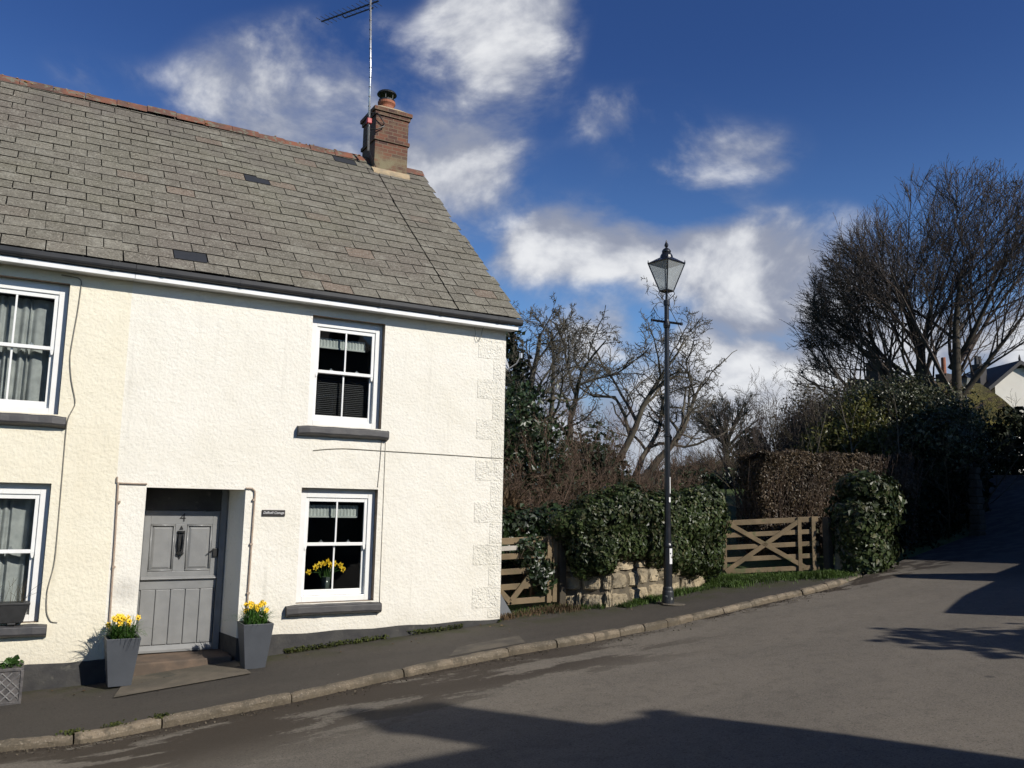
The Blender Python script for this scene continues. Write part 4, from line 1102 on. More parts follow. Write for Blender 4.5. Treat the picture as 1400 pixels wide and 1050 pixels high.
m = MB(); rr2 = random.Random(2)
for i in range(7):
    th = radians(rr2.uniform(-95, -35)); z = rr2.uniform(.68, .80); s_ = rr2.uniform(.006, .013); r = .0696
    V, F = wrap(z - s_, z + s_, r, th - s_ / r, th + s_ / r, 2); m.add(V, F)
m.build('print', M['ironblack'], o)
m = MB(); V, F = wrap(1.72, 1.98, .0485, radians(-80), radians(10)); m.add(V, F); V, F = wrap(1.58, 1.66, .0490, radians(-100), radians(0)); m.add(V, F)
o = m.build('sticker', M['paper'], None, origin=(LX, LY, LZ + 1.6)); tag(o, 'pale torn stickers high on the lamp column just above the ivy', 'sticker')
m = MB(); m.lathe([(.01, .0), (.20, .0), (.19, .010), (.01, .011)], (LX + .06, LY - .05, LZ + .004), 14); tag(m.build('lamp_footing', M['slab']), kind='structure')

# ------------------------------------------------------------------ plants and trees: generators
def unit(a): return a / (np.linalg.norm(a, axis=-1, keepdims=True) + 1e-9)
def walk(g, P, D, L, segs, wig, up, k=None):
    pts = [P]
    for s_ in range(segs):
        D = unit(D + g.normal(size=D.shape) * wig + np.array([0, 0, up])); P = P + D * (L / segs)[:, None]; pts.append(P)
    return np.stack(pts, 1)
def tree(g, base, dirs, lens, rads, levels, env=None):
    """returns list of (polylines, radii) per level"""
    P = np.array(base, float); D = unit(np.array(dirs, float)); L = np.array(lens, float); R = np.array(rads, float)
    out = []
    for li, lv in enumerate(levels):
        segs = lv.get('segs', 5)
        W = walk(g, P, D, L, segs, lv.get('wig', .12), lv.get('up', .03))
        tap = np.linspace(1, lv.get('tip', .3), segs + 1)
        RR_ = R[:, None] * tap[None]
        out.append((W, RR_))
        if 'n' not in lv: break
        n = lv['n']; N = len(W)
        t = lv.get('tmin', .25) + (1 - lv.get('tmin', .25)) * (np.arange(n)[None] + g.random((N, n))) / n
        t = np.minimum(t, .995)
        f = t * segs; i0 = np.floor(f).astype(int); fr = f - i0
        idx = np.arange(N)[:, None]
        Q = W[idx, i0] * (1 - fr)[..., None] + W[idx, i0 + 1] * fr[..., None]
        T = unit(W[idx, i0 + 1] - W[idx, i0])
        rl = RR_[idx, i0] * (1 - fr) + RR_[idx, i0 + 1] * fr
        ang = np.radians(g.uniform(*lv['ang'], size=(N, n)))
        rv = unit(g.normal(size=(N, n, 3)) + np.array(lv.get('bias', (0, 0, 0))))
        pv = unit(rv - T * (rv * T).sum(-1, keepdims=True))
        D = (T * np.cos(ang)[..., None] + pv * np.sin(ang)[..., None]).reshape(-1, 3)
        if 'out' in lv and env is not None:
            oc = np.array(env[0]) - np.array([0, 0, env[1][2] * .75]); D = unit(D + lv['out'] * unit(Q.reshape(-1, 3) - oc))
        L = (L[:, None] * g.uniform(*lv['lenf'], size=(N, n)) * (1.12 - lv.get('short', .55) * t)).ravel()
        R = np.minimum(rl * lv.get('radf', .6), 9).ravel(); R = np.maximum(R, lv.get('rmin', .004))
        P = Q.reshape(-1, 3)
        if env is not None:   # rounded crown: no growth starts outside the envelope, and shoots near it stay short
            c, r = env
            e = P + D * L[:, None]; c = np.array(c); r = np.array(r)
            ds = np.linalg.norm((P - c) / r, axis=1); de = np.linalg.norm((e - c) / r, axis=1)
            jit = 1 + .05 * g.normal(size=len(P)) + .05 * clump(P, .8)
            L = np.where(de > jit, L * np.clip((jit - ds) / (de - ds + 1e-6), .25, 1), L)
            kp = ds < jit * 1.02
            P, D, L, R = P[kp], D[kp], L[kp], R[kp]
    return out
def tree_obj(name, base, label, cat, levels, dirs, lens, rads, mats, seed, group=None, starts=None, ntrunk=1, sides=(8, 6, 4, 3, 3, 3), env=None):
    g = np.random.default_rng(seed)
    t = thing(name, base, label, cat, group)
    st = np.array(starts if starts is not None else [base] * len(dirs), float)
    lv = tree(g, st, dirs, lens, rads, levels, env)
    a = MB(); b = MB()
    for i, (W, R) in enumerate(lv): (a if i < ntrunk else b).tubes(W, R, sides[i])
    a.build('trunk', mats[0], t, smooth=True); b.build('crown', mats[1], t)
    return t, lv
def blob_leaves(mb, blobs, n, size, seed, thick=.35, out=.9, clumpy=.22, wob=.25, w=.75, up=0.0):
    """leaf-covered ellipsoids (cx,cy,cz,rx,ry,rz); leaves lie in a shell with uneven outline and gaps"""
    g = np.random.default_rng(seed); vol = np.array([b[3] * b[4] + b[3] * b[5] + b[4] * b[5] for b in blobs]); cnt = np.maximum((n * vol / vol.sum()).astype(int), 5)
    for b, k in zip(blobs, cnt):
        d = unit(g.normal(size=(k, 3)))
        q = d * np.array(b[3:6])
        nz = clump(q + np.array(b[:3]), 2.0 / max(.35, min(b[3:6])), seed % 5)
        nz2 = clump(q + np.array(b[:3]), 6.5 / max(.35, min(b[3:6])), seed % 7)
        s_ = (1 + clumpy * nz + .5 * clumpy * nz2) * (1 - thick * g.random(k) ** 1.5) * np.where(g.random(k) < .05, g.uniform(1.0, 1.22, k), 1)
        keep = g.random(k) > .45 * np.clip(-nz2, 0, 1)
        P = np.array(b[:3]) + q * s_[:, None]
        Nn = unit(d / np.array(b[3:6])) * out + g.normal(size=(k, 3)) * wob + np.array([0, 0, up])
        mb.leaves(P[keep], Nn[keep], (size * g.uniform(.45, 1.5, k))[keep], w)
    return mb
def polar(az, dist, z): return (dist * sin(radians(az)), -11 + dist * cos(radians(az)), z)
def gp(az, dist, dz=0):
    x, y, _ = polar(az, dist, 0); return (x, y, float(G(x, y)) + dz)

# ------------------------------------------------------------------ rubble wall, gates
sw = thing('stone_wall', (8.3, .2, .28), 'low granite rubble wall behind the street lamp, ivy hanging over it', 'wall')
wallpath = [(7.60, .62), (7.78, .32), (8.12, -.02), (9.0, .14), (10.0, .42), (10.75, .66)]
def stones(path, h, seed, depth=.35, dz=-.08):
    r = random.Random(seed); pth = np.array(path); d = np.concatenate([[0], np.cumsum(np.linalg.norm(np.diff(pth, axis=0), axis=1))])
    core = MB(); body = MB(); z = dz; row = 0
    def pt(s_): return np.array([np.interp(s_, d, pth[:, 0]), np.interp(s_, d, pth[:, 1])])
    for a, b in zip(pth[:-1], pth[1:]):
        dd = (b - a) / np.linalg.norm(b - a); nn = np.array([-dd[1], dd[0]])
        q = [a + nn * .028, b + nn * .028, b + nn * depth, a + nn * depth]
        core.hexa([(*p, float(G0(*p)) - .3) for p in q] + [(*p, float(G0(*p)) + h * .97) for p in q])
    while z < h:
        hh = r.uniform(.20, .33) if row < 2 else r.uniform(.13, .24)
        s_ = -r.uniform(0, .2)
        while s_ < d[-1]:
            L = r.uniform(.25, .62) if row < 2 else r.uniform(.16, .45)
            sa, sb = max(0, s_), min(d[-1], s_ + L); s_ += L
            for dk in d[1:-1]:
                if sa < dk - .05 and sb > dk + .01: sb = dk + .02; s_ = dk
            if sb - sa < .1: continue
            a, b = pt(sa + .012), pt(sb - .012); dd = (b - a) / np.linalg.norm(b - a); nn = np.array([-dd[1], dd[0]])
            nx, nz_ = 11, 8; off = r.uniform(-.015, .015); top = z + hh * r.uniform(.88, 1.06)
            g = float(G0(*((a + b) / 2)))
            V = []
            for j in range(nz_):
                for i in range(nx):
                    u, v = i / (nx - 1), j / (nz_ - 1)
                    edge = min(u, 1 - u) * 2 * min(v, 1 - v) * 2
                    bulge = .066 * min(1, edge * 7) ** .5 - .012 * r.random()
                    p = a + (b - a) * u - nn * (bulge - .05 + off)
                    q_ = np.array([p[0], p[1], z + v * hh]); p = p - nn * (.022 * clump(q_, 7.0, seed + row) + .010 * clump(q_, 19.0, seed) + .006 * r.uniform(-1, 1))
                    V.append((p[0] + r.uniform(-.005, .005) + .02 * clump(q_, 5.0, row) * (u in (0, 1)), p[1], g + z + .01 + (top - z - .02) * v + .025 * clump(q_, 5.0, 3) * (v in (0, 1)) + r.uniform(-.004, .004)))
            F = [(j * nx + i, j * nx + i + 1, (j + 1) * nx + i + 1, (j + 1) * nx + i) for j in range(nz_ - 1) for i in range(nx - 1)]
            body.add(V, F)
        z += hh; row += 1
    return body, core
body, core = stones(wallpath, 1.25, 6)
body.build('stonework', M['stone'], sw, smooth=False); core.build('core', M['mortar'], sw)

def five_bar(name, A, B, zA, zB, hgt, label, braces, uprights, extra=None, thick=.045):
    A = np.array(A, float); B = np.array(B, float); L = np.linalg.norm(B - A)
    root = thing(name, (*A, zA), label, 'gate')
    def P(u, v, off=0):
        d = (B - A) / L; n = np.array([d[1], -d[0]])
        p = A + (B - A) * u + n * off; return np.array([p[0], p[1], zA + (zB - zA) * u + v * hgt])
    d2 = np.array([*(B - A) / L, 0]); 
    for v in (.045, .27, .50, .73, .965):
        m = MB(); a, b = P(0, v), P(1, v); m.bar(a, b, thick, .088 if v < .9 else .10); m.build('rail', M['wood'], root, bevel=.006)
    for (u0, v0, u1, v1) in braces:
        m = MB(); m.bar(P(u0, v0, .042), P(u1, v1, .042), .028, .085); m.build('brace', M['wood'], root, bevel=.005)
    for u, off in uprights:
        m = MB(); n_ = np.array([d2[1], -d2[0], 0]); a, b = P(u, -.01, off), P(u, 1.02, off); m.bar(a, b, .03 if off else .06, .075, up=d2); m.build('stile', M['wood'], root, bevel=.005)
    return root, P
five_bar('field_gate', (11.62, 1.13), (13.30, .36), .62, .735, .985, 'weathered five bar timber gate with crossed braces right of the ivy wall', [(.0, .05, .80, .96), (.06, .93, .84, .06)], [(.79, .045), (.94, .045), (.0, 0)])
gate1, GP = five_bar('field_gate', (6.05, .62), (7.42, .50), .30, .36, 1.00, 'weathered timber gate half hidden by the corner of the cream cottage', [(.0, .62, .42, .05), (.42, .05, .86, .73)], [(.985, 0), (.9, .045)])
m = MB(); m.bar(GP(0, .85, .03), GP(.50, .86, .03), .03, .07); m.build('rail', M['woodpale'], gate1, bevel=.004)
m = MB(); m.box(7.47, 7.59, .44, .56, .1, 1.62); o = m.build('gate_post', M['wooddark'], None, bevel=.012, origin=(7.53, .5, .26)); tag(o, 'dark square timber post at the end of the half hidden gate', 'post')
m = MB(); m.box(13.44, 13.58, .24, .38, .4, 1.72); o = m.build('gate_post', M['wooddark'], None, bevel=.015, origin=(13.5, .33, .65)); tag(o, 'dark timber post between the crossed brace gate and the ivy pillar', 'post')
# slate slab leaning at the house corner
m = MB(); m.hexa([(6.22, .28, .10), (6.62, .33, .12), (6.62, .39, .12), (6.22, .34, .10), (6.24, .40, .62), (6.36, .43, .58), (6.36, .47, .58), (6.24, .45, .62)])
o = m.build('slab', M['pgrey'], None, bevel=.01, origin=(6.4, .35, .14)); tag(o, 'grey triangular stone slab leaning at the foot of the cottage corner', 'slab')

# ivy: over the wall, on the old pillar, behind the gate
def ivy(name, blobs, n, size, label, seed, mat='ivy', stems=40, cat='ivy', **kw):
    b = np.array([bb[:3] for bb in blobs]); root = thing(name, (b[:, 0].mean(), b[:, 1].mean(), float(G0(b[:, 0].mean(), b[:, 1].mean()))), label, cat)
    blob_leaves(MB(), blobs, n, size, seed, **kw).build('leaves', M[mat], root)
    g = np.random.default_rng(seed + 1); s_ = MB()
    for i in range(stems):
        k = g.integers(len(blobs)); bb = blobs[k]; p = np.array(bb[:3]) + unit(g.normal(size=3)) * np.array(bb[3:6]) * .6
        c = np.array(bb[:3]) + unit(g.normal(size=3)) * np.array(bb[3:6]) * .7
        s_.tube([p, (p + c) / 2 + g.normal(size=3) * .06, c, c + g.normal(size=3) * .12], [.012, .010, .007, .003], 5)
    s_.build('stem', M['twigolive'], root)
    return root
ivy('ivy', [(8.05, .22, 1.68, .55, .42, .40), (8.5, .15, 1.75, .55, .42, .48), (9.1, .30, 1.60, .6, .42, .52), (9.65, .42, 1.58, .55, .42, .55), (10.2, .52, 1.60, .55, .42, .62), (10.68, .66, 1.62, .42, .42, .60), (10.85, .66, 1.95, .28, .3, .38),
            (9.55, .26, 1.15, .45, .26, .40), (10.2, .42, 1.05, .42, .28, .40), (10.75, .58, 1.10, .30, .28, .46), (8.6, .02, 1.32, .42, .22, .34), (7.7, .38, 1.55, .45, .40, .26), (8.15, .0, 1.25, .40, .22, .30), (7.75, .25, 1.15, .28, .28, .42), (8.0, .02, 1.05, .28, .2, .3), (9.05, .12, 1.25, .35, .22, .32)],
    46000, .063, 'thick glossy ivy mounded over the granite wall behind the lamp', 21, clumpy=.20)
ivy('ivy', [(7.05, .50, 1.02, .20, .12, .42), (7.2, .50, .75, .22, .14, .30), (6.9, .48, 1.22, .16, .10, .14)], 900, .07, 'straggling dark ivy growing through the half hidden gate', 22, 'ivydark', 10, clumpy=.3)
rw = MB(); rw.box(6.2, 8.6, 2.1, 2.5, -.2, 1.25); o = rw.build('bank_wall', M['mortar'], None, bevel=.03, origin=(7.4, 2.3, .2)); tag(o, 'dark earth faced bank wall behind the half hidden gate', 'wall')
ivy('ivy', [(6.3, 2.2, 1.45, .6, .45, .36), (7.0, 2.15, 1.42, .6, .45, .38), (7.7, 2.1, 1.45, .55, .45, .36), (8.3, 1.9, 1.5, .5, .5, .4), (6.8, 2.0, 1.0, .8, .2, .35), (7.6, 1.95, 1.0, .7, .2, .35)], 6000, .085, 'dark ivy trailing over the bank behind the half hidden gate', 23, 'ivydark', 25, clumpy=.2)
pil = MB(); pil.hexa([(13.62, -.30, .3), (14.35, -.16, .3), (14.25, .36, .3), (13.55, .25, .3), (13.66, -.26, 2.0), (14.30, -.12, 2.0), (14.2, .32, 2.0), (13.6, .22, 2.0)])
o = pil.build('gate_pier', M['stone'], None, bevel=.05, origin=(13.9, 0, .66)); tag(o, 'squat stone gate pier buried in ivy at the lane corner', 'pier')
ivy('ivy', [(14.0, -.02, 1.15, .52, .46, .62), (14.1, .0, 1.75, .62, .55, .55), (14.55, .15, 1.95, .62, .55, .50), (14.25, .0, 2.25, .62, .50, .36), (13.95, -.16, .80, .42, .35, .38), (14.9, .35, 1.9, .55, .5, .45), (13.75, -.12, 1.5, .32, .36, .5), (14.3, -.12, 1.1, .45, .36, .5)], 13000, .095, 'ivy covering the stone pier right of the crossed brace gate', 24, clumpy=.22)

# beech hedge behind the gate
hg = thing('hedge', (14.4, 1.9, .7), 'clipped brown beech hedge with dead leaves behind the crossed brace gate', 'hedge')
g = np.random.default_rng(31); n = 46000
u = g.random(n); A_, B_ = np.array([13.4, 1.78]), np.array([17.5, 1.2]); dd = unit(B_ - A_); nn = np.array([-dd[1], dd[0]])
f = g.random(n); top = f < .22
v = np.where(top, 1.0, g.random(n)); off = np.where(top, g.uniform(0, 1.0, n), np.where(g.random(n) < .82, g.uniform(-.0, .16, n), g.uniform(.1, 1.0, n)))
endf = g.random(n) < .09; u = np.where(endf, np.abs(g.normal(size=n)) * .012, u); off = np.where(endf, g.uniform(0, 1.0, n), off)
xy = A_ + (B_ - A_) * u[:, None] + nn * off[:, None]
gz = G(xy[:, 0], xy[:, 1])
hz = 3.03 + .05 * u
P = np.stack([xy[:, 0], xy[:, 1], gz + .15 + (hz - gz - .15) * v - np.where(top, .12 * g.random(n), 0)], 1)
P += .10 * np.stack([clump(P, 3, 1), clump(P, 3, 2), clump(P, 3.3, 3)], 1) + g.normal(size=P.shape) * .025
Nn = np.where(top[:, None], np.array([0, 0, 1.0]), np.where(endf[:, None], np.array([-dd[0], -dd[1], .1]), np.array([-nn[0], -nn[1], .1]))) + g.normal(size=P.shape) * .7
MB().leaves(P, Nn, g.uniform(.032, .078, n), .6).build('leaves', M['beech'], hg)
s_ = MB(); k = 1500; u = g.uniform(.02, .99, k); off = g.uniform(.05, .9, k); xy = A_ + (B_ - A_) * u[:, None] + nn * off[:, None]; z0 = G(xy[:, 0], xy[:, 1])
st = np.stack([xy[:, 0], xy[:, 1], z0], 1); W = walk(g, st, unit(np.array([0, 0, 1.0]) + g.normal(size=(k, 3)) * .10), g.uniform(1.4, 2.35, k), 6, .08, .03); W[..., 2] = np.minimum(W[..., 2], 3.12)
s_.tubes(W, np.linspace(.012, .003, 7)[None].repeat(k, 0), 4); s_.build('stem', M['twigred'], hg)

# grass and weeds (uncountable)
def blades(name, regions, dens, h, mat, label, seed, hb=G0):
    g = np.random.default_rng(seed); Ps = []
    for (x0, y0, x1, y1, wd, k) in regions:
        t = g.random(k); o = g.normal(size=k) * wd * .5
        d = unit(np.array([x1 - x0, y1 - y0])); nn = np.array([-d[1], d[0]])
        Ps.append(np.stack([x0 + (x1 - x0) * t + nn[0] * o, y0 + (y1 - y0) * t + nn[1] * o], 1))
    P = np.concatenate(Ps); n = len(P); z = hb(P[:, 0], P[:, 1])
    cl = .5 + .5 * clump(np.stack([P[:, 0], P[:, 1], z], 1), 3.0, seed)
    L = h * g.uniform(.35, 1.1, n) * (.45 + .9 * cl); a = g.uniform(0, 2 * pi, n); b = g.uniform(.2, .9, n) * L
    base = np.stack([P[:, 0], P[:, 1], z - .01], 1); sd = np.stack([-np.sin(a), np.cos(a), 0 * a], 1) * (.004 + .004 * g.random(n))[:, None] * max(1, h / .12)
    tip = base + np.stack([np.cos(a) * b, np.sin(a) * b, L], 1); mid = base + np.stack([np.cos(a) * b * .35, np.sin(a) * b * .35, L * .62], 1)
    V = np.stack([base - sd, base + sd, mid + sd * .8, mid - sd * .8, tip], 1); i = np.arange(n)[:, None] * 5
    m = MB(); m.add(V, np.concatenate([i + np.array([[0, 1, 2]]), i + np.array([[0, 2, 3]]), i + np.array([[3, 2, 4]])]))
    o = m.build(name, mat); tag(o, label, 'grass', kind='stuff'); return o
blades('grass', [(8.2, -.18, 9.0, .0, .14, 900), (8.9, -.02, 10.7, .42, .18, 1500), (10.6, .40, 11.5, .75, .5, 3200), (11.3, .75, 13.2, -.05, .42, 6500), (12.6, .1, 13.5, -.2, .3, 1500), (6.4, .40, 7.6, .36, .20, 700), (7.5, .3, 8.0, -.05, .12, 300)],
       1, .10, M['grass'], 'short green grass along the foot of the stone wall and gate', 41)
blades('dry_weeds', [(6.3, .33, 7.7, .22, .22, 900), (6.25, .1, 6.5, .2, .1, 60)], 1, .09, M['bracken'], 'dry straw coloured weeds below the half hidden gate', 42)
m = MB(); g = np.random.default_rng(43); k = 1400; x = 2.95 + 3.2 * g.random(k) ** 1.3; P = np.stack([x, -.02 - .07 * g.random(k) ** 2, G0(x, 0) + .012 + .05 * g.random(k) ** 2], 1)
kp = clump(P, 2.2, 3) > -.35; m.leaves(P[kp], g.normal(size=(kp.sum(), 3)) + np.array([0, -.6, 1]), g.uniform(.015, .04, kp.sum())); o = m.build('weeds', M['moss'], None); tag(o, 'mossy weeds along the black foot of the cream cottage wall', 'weeds', kind='stuff')
m = MB(); k = 260
jx = np.repeat(np.array([.6, 1.35, -.3, .95]), k // 4); P = np.stack([jx + g.normal(size=len(jx)) * .05, kerb_y(jx) + g.uniform(-.06, .06, len(jx)), 0 * jx], 1); P[:, 2] = G0(P[:, 0], P[:, 1]) + .015 + .02 * g.random(len(jx))
m.leaves(P, g.normal(size=P.shape) + np.array([0, 0, 1]), .03); o = m.build('kerb_weeds', M['moss'], None); tag(o, 'small mossy tufts growing in the kerb joints', 'weeds', kind='stuff')
# fallen leaves and grit on the pavement
m = MB(); k = 120; x = np.concatenate([g.uniform(5.8, 8.6, 70), g.uniform(.2, 5.5, 50)]); y = back_y(x) - .05 - np.abs(g.normal(size=k)) * .35; y = np.maximum(y, kerb_y(x) + .05)
m.leaves(np.stack([x, y, G0(x, y) + .012], 1), g.normal(size=(k, 3)) * .3 + np.array([0, 0, 1]), g.uniform(.015, .045, k)); o = m.build('leaf_litter', M['bracken'], None); tag(o, 'pale fallen leaves and litter scattered on the pavement', 'leaf litter', kind='stuff')

# ------------------------------------------------------------------ trees left: behind the cottage
# dead bracken on the bank
blades('bracken', [(6.2, 3.3, 9.2, 3.3, 1.2, 3500), (6.2, 4.6, 10.2, 4.2, 1.8, 4500)], 1, .55, M['bracken'], 'pale dead bracken and grass on top of the bank', 44, hb=G)
# reddish thicket of bare stems
def thicket(name, base, label, nst, hgt, spread, mat, seed, lean=.45, levels=None, cat='shrub', rad=.022, group=None):
    g = np.random.default_rng(seed); b = np.array(base, float)
    st = b + np.stack([g.normal(size=nst) * spread[0], g.normal(size=nst) * spread[1], 0 * np.zeros(nst)], 1); st[:, 2] = G(st[:, 0], st[:, 1])
    D = unit(np.array([0, 0, 1.0]) + g.normal(size=(nst, 3)) * lean * np.array([1, 1, .1]))
    L = hgt * g.uniform(.55, 1.0, nst)
    lv = levels or [dict(n=7, ang=(18, 50), lenf=(.30, .55), radf=.5, tmin=.15, wig=.10, up=.03, segs=7, tip=.25), dict(n=5, ang=(18, 50), lenf=(.35, .6), radf=.55, tmin=.2, wig=.14, up=.02, segs=4, tip=.4, rmin=.004), dict(n=3, ang=(20, 50), lenf=(.4, .6), radf=.6, tmin=.2, wig=.15, up=.02, segs=3, tip=.5, rmin=.004), dict(segs=2, wig=.1, tip=.6)]
    t = thing(name, tuple(b), label, cat, group)
    out = tree(g, st, D, L, np.full(nst, rad) * g.uniform(.7, 1.3, nst), lv)
    a = MB(); c = MB()
    for i, (W, R) in enumerate(out): (a if i == 0 else c).tubes(W, R, (6, 4, 3, 3, 3)[i])
    a.build('stem', mat, t); c.build('twigs', mat, t); return t
thicket('thicket', gp(32.8, 20.5), 'reddish brown thicket of bare upright stems below the twisted tree', 90, 3.0, (1.0, .8), M['twigred'], 51, .22, rad=.020)
thicket('thicket', gp(37.2, 22.5), 'brown bare bush leaning right of the reddish thicket', 50, 1.75, (.75, .8), M['twigred'], 52, .42, rad=.016)
thicket('thicket', gp(39.2, 27), 'fine brown bush low on the horizon left of the lamp column', 40, 1.0, (.7, .8), M['twigred'], 53, .4, rad=.016)
thicket('bramble', gp(30.2, 18.5), 'tangled bramble stems on the bank beside the cottage gable', 40, 1.9, (.9, .6), M['twigred'], 54, .6, rad=.012)
# ivy clad trunk next to the gable
def ivy_tree(base, label, hgt, dirs, lens, rads, levels, blobs, n, size, mats, seed, leafm):
    t, lv = tree_obj('tree', base, label, 'tree', levels, dirs, lens, rads, mats, seed, None, ntrunk=1)
    blob_leaves(MB(), blobs, n, size, seed, thick=.6, clumpy=.35, wob=.6).build('ivy_leaves', M[leafm], t); return t
LVt = lambda n0, n1, n2, n3: [dict(n=n0, ang=(25, 60), lenf=(.35, .65), radf=.5, tmin=.35, wig=.10, up=.05, segs=8, tip=.3), dict(n=n1, ang=(25, 65), lenf=(.4, .65), radf=.6, tmin=.2, wig=.2, up=.03, segs=6, tip=.35), dict(n=n2, ang=(25, 65), lenf=(.4, .65), radf=.6, tmin=.15, wig=.22, up=.03, segs=5, tip=.4, rmin=.008), dict(n=n3, ang=(25, 60), lenf=(.4, .65), radf=.6, tmin=.15, wig=.22, up=.02, segs=4, tip=.6, rmin=.009), dict(segs=3, wig=.2, tip=.6)]
B0 = np.array(gp(30.3, 25))
def off(b, az, dist): return (dist * sin(radians(az)), -11 + dist * cos(radians(az)))
bl = []
for az, z, rx, rz in ((29.6, 5.9, .55, .8), (29.9, 4.8, .65, .8), (30.2, 3.8, .8, .8), (29.2, 6.7, .42, .6), (30.6, 5.1, .35, .5), (30.9, 4.4, .42, .5)):
    x, y = off(0, az, 25); bl.append((x, y, z, rx, rx, rz))
ivy_tree(tuple(B0), 'bare tree with an ivy wrapped trunk close behind the cottage gable', 9, [(-.05, 0, 1), (.22, .1, 1)], [5.4, 5.6], [.17, .12], LVt(8, 6, 6, 5), bl, 3600, .14, (M['barklit'], M['barklit']), 61, 'conifer')
bl = []
for az, d_, z, r1, r2 in ((30.6, 19.5, 3.4, 1.0, 1.3), (31.2, 20, 2.7, 1.1, 1.0), (29.8, 19.5, 2.6, 1.0, 1.0), (29.8, 20, 4.0, .7, .7), (31.4, 20, 3.4, .55, .7)):
    x, y = off(0, az, d_); bl.append((x, y, z, r1, r1, r2))
ivy('evergreen_bush', bl, 6500, .10, 'dark evergreen bush against the cottage gable below the ivy wrapped tree', 62, 'ivydark', 40, 'shrub', thick=.6, clumpy=.3, wob=.6)
bl = []
for az, d_, z, r1, r2 in ((34.6, 21.5, 2.7, .9, .9), (35.4, 22, 2.9, .8, 1.0), (34.0, 21.5, 2.3, .9, .7), (36.2, 22, 2.4, .8, .7)):
    x, y = off(0, az, d_); bl.append((x, y, z, r1, r1, r2))
ivy('evergreen_bush', bl, 5000, .11, 'dark evergreen bush among the bare stems behind the ivy wall', 63, 'conifer', 30, 'shrub', thick=.7, clumpy=.35, wob=.7)
# twisted tree
T0 = np.array(gp(35.2, 29))
lvO = [dict(n=8, ang=(35, 75), lenf=(.46, .74), radf=.66, tmin=.30, out=.3, wig=.15, up=.01, segs=9, tip=.12), dict(n=6, ang=(30, 75), lenf=(.40, .65), radf=.62, tmin=.2, wig=.26, up=.0, segs=8, tip=.4, out=.35), dict(n=6, ang=(30, 75), lenf=(.40, .62), radf=.6, tmin=.15, wig=.32, up=.03, segs=6, tip=.45, rmin=.012), dict(n=4, ang=(30, 70), lenf=(.45, .72), radf=.6, tmin=.12, wig=.28, up=.05, segs=4, tip=.6, rmin=.009), dict(segs=3, wig=.25, tip=.6)]
rt = np.array([cos(radians(35.2)), -sin(radians(35.2)), 0])
starts = [tuple(T0 + rt * k) for k in (-1.0, -.35, .3, .9, 1.0)]
for s_i in range(5):
    s0 = starts[s_i]; starts[s_i] = (s0[0], s0[1], float(G(s0[0], s0[1])) - .1)
dirs = [tuple(np.array([0, 0, 1]) + rt * k) for k in (-.16, -.02, .14, .40, .95)]
cE = polar(37.3, 29, 6.0)
tree_obj('tree', tuple(T0), 'twisted bare tree with sinuous limbs spreading right behind the lamp', 'tree', lvO, dirs, [6.0, 6.6, 6.4, 6.0, 5.6], [.17, .16, .16, .17, .13], (M['barklit'], M['barklit']), 73, starts=starts, env=(cE, (3.7, 2.8, 4.0)))
# ------------------------------------------------------------------ middle distance
T1 = gp(44.0, 46)
lvD = [dict(n=12, ang=(20, 60), lenf=(.75, 1.1), radf=.5, tmin=.12, wig=.08, up=.02, segs=6, tip=.3), dict(n=8, ang=(20, 50), lenf=(.4, .7), radf=.55, tmin=.2, wig=.10, up=.05, segs=5, tip=.4), dict(n=7, ang=(20, 50), lenf=(.4, .65), radf=.6, tmin=.15, wig=.12, up=.05, segs=4, tip=.5, rmin=.012), dict(n=5, ang=(20, 50), lenf=(.4, .65), radf=.6, tmin=.15, wig=.12, up=.04, segs=3, tip=.6, rmin=.010), dict(segs=2, wig=.1, tip=.6)]
lvD = [dict(n=8, ang=(18, 48), lenf=(.42, .7), radf=.5, tmin=.25, wig=.07, up=.02, segs=6, tip=.3), dict(n=6, ang=(18, 48), lenf=(.42, .7), radf=.55, tmin=.2, wig=.10, up=.03, segs=5, tip=.4), dict(n=5, ang=(18, 48), lenf=(.42, .66), radf=.6, tmin=.15, wig=.12, up=.03, segs=4, tip=.5, rmin=.012), dict(segs=3, wig=.12, tip=.6)]
g = np.random.default_rng(81); fan = [(0, 0, 1)] + [(sin(a_) * k_, cos(a_) * k_, 1) for a_, k_ in zip(np.arange(11) * 2.4, np.tile([.5, 1.1, 1.7], 4))]
tree_obj('tree', T1, 'small round headed bare tree in the field right of the lamp column', 'tree', lvD, [(0.02, 0, 1)] + fan, [1.5] + [2.4 - .2 * min(1, np.hypot(f[0], f[1])) for f in fan], [.20] + [.09] * len(fan), (M['barklit'], M['twigpale']), 81, starts=[T1] + [tuple(np.array(T1) + np.array([0, 0, .8 + .04 * i])) for i in range(len(fan))])
thicket('thicket', gp(41.6, 36), 'bare brown hedge bush beside the lamp column at mid distance', 70, 1.45, (1.0, .8), M['twigred'], 82, .5)
thicket('thicket', gp(43.4, 38), 'bare brown bush in front of the round headed tree', 60, 1.3, (1.0, .8), M['twigolive'], 83, .5)
bl = []
for az, d_, z, r1, r2 in ((45.5, 40, 3.6, 1.0, 1.3), (45.6, 40, 4.6, .7, .8), (45.3, 40, 2.6, 1.1, 1.2)):
    x, y = off(0, az, d_); bl.append((x, y, z, r1, r1, r2))
ivy('golden_conifer', bl, 5000, .16, 'rounded golden green conifer beyond the left end of the beech hedge', 84, 'golden', 10, 'conifer', thick=.5, clumpy=.2, wob=.7)
bl = []
for az in np.arange(40.6, 47, .7):
    x, y = off(0, az, 34); bl.append((x, y, float(G(x, y)) + .3, .7, .6, .35 + .2 * abs(sin(az * 5))))
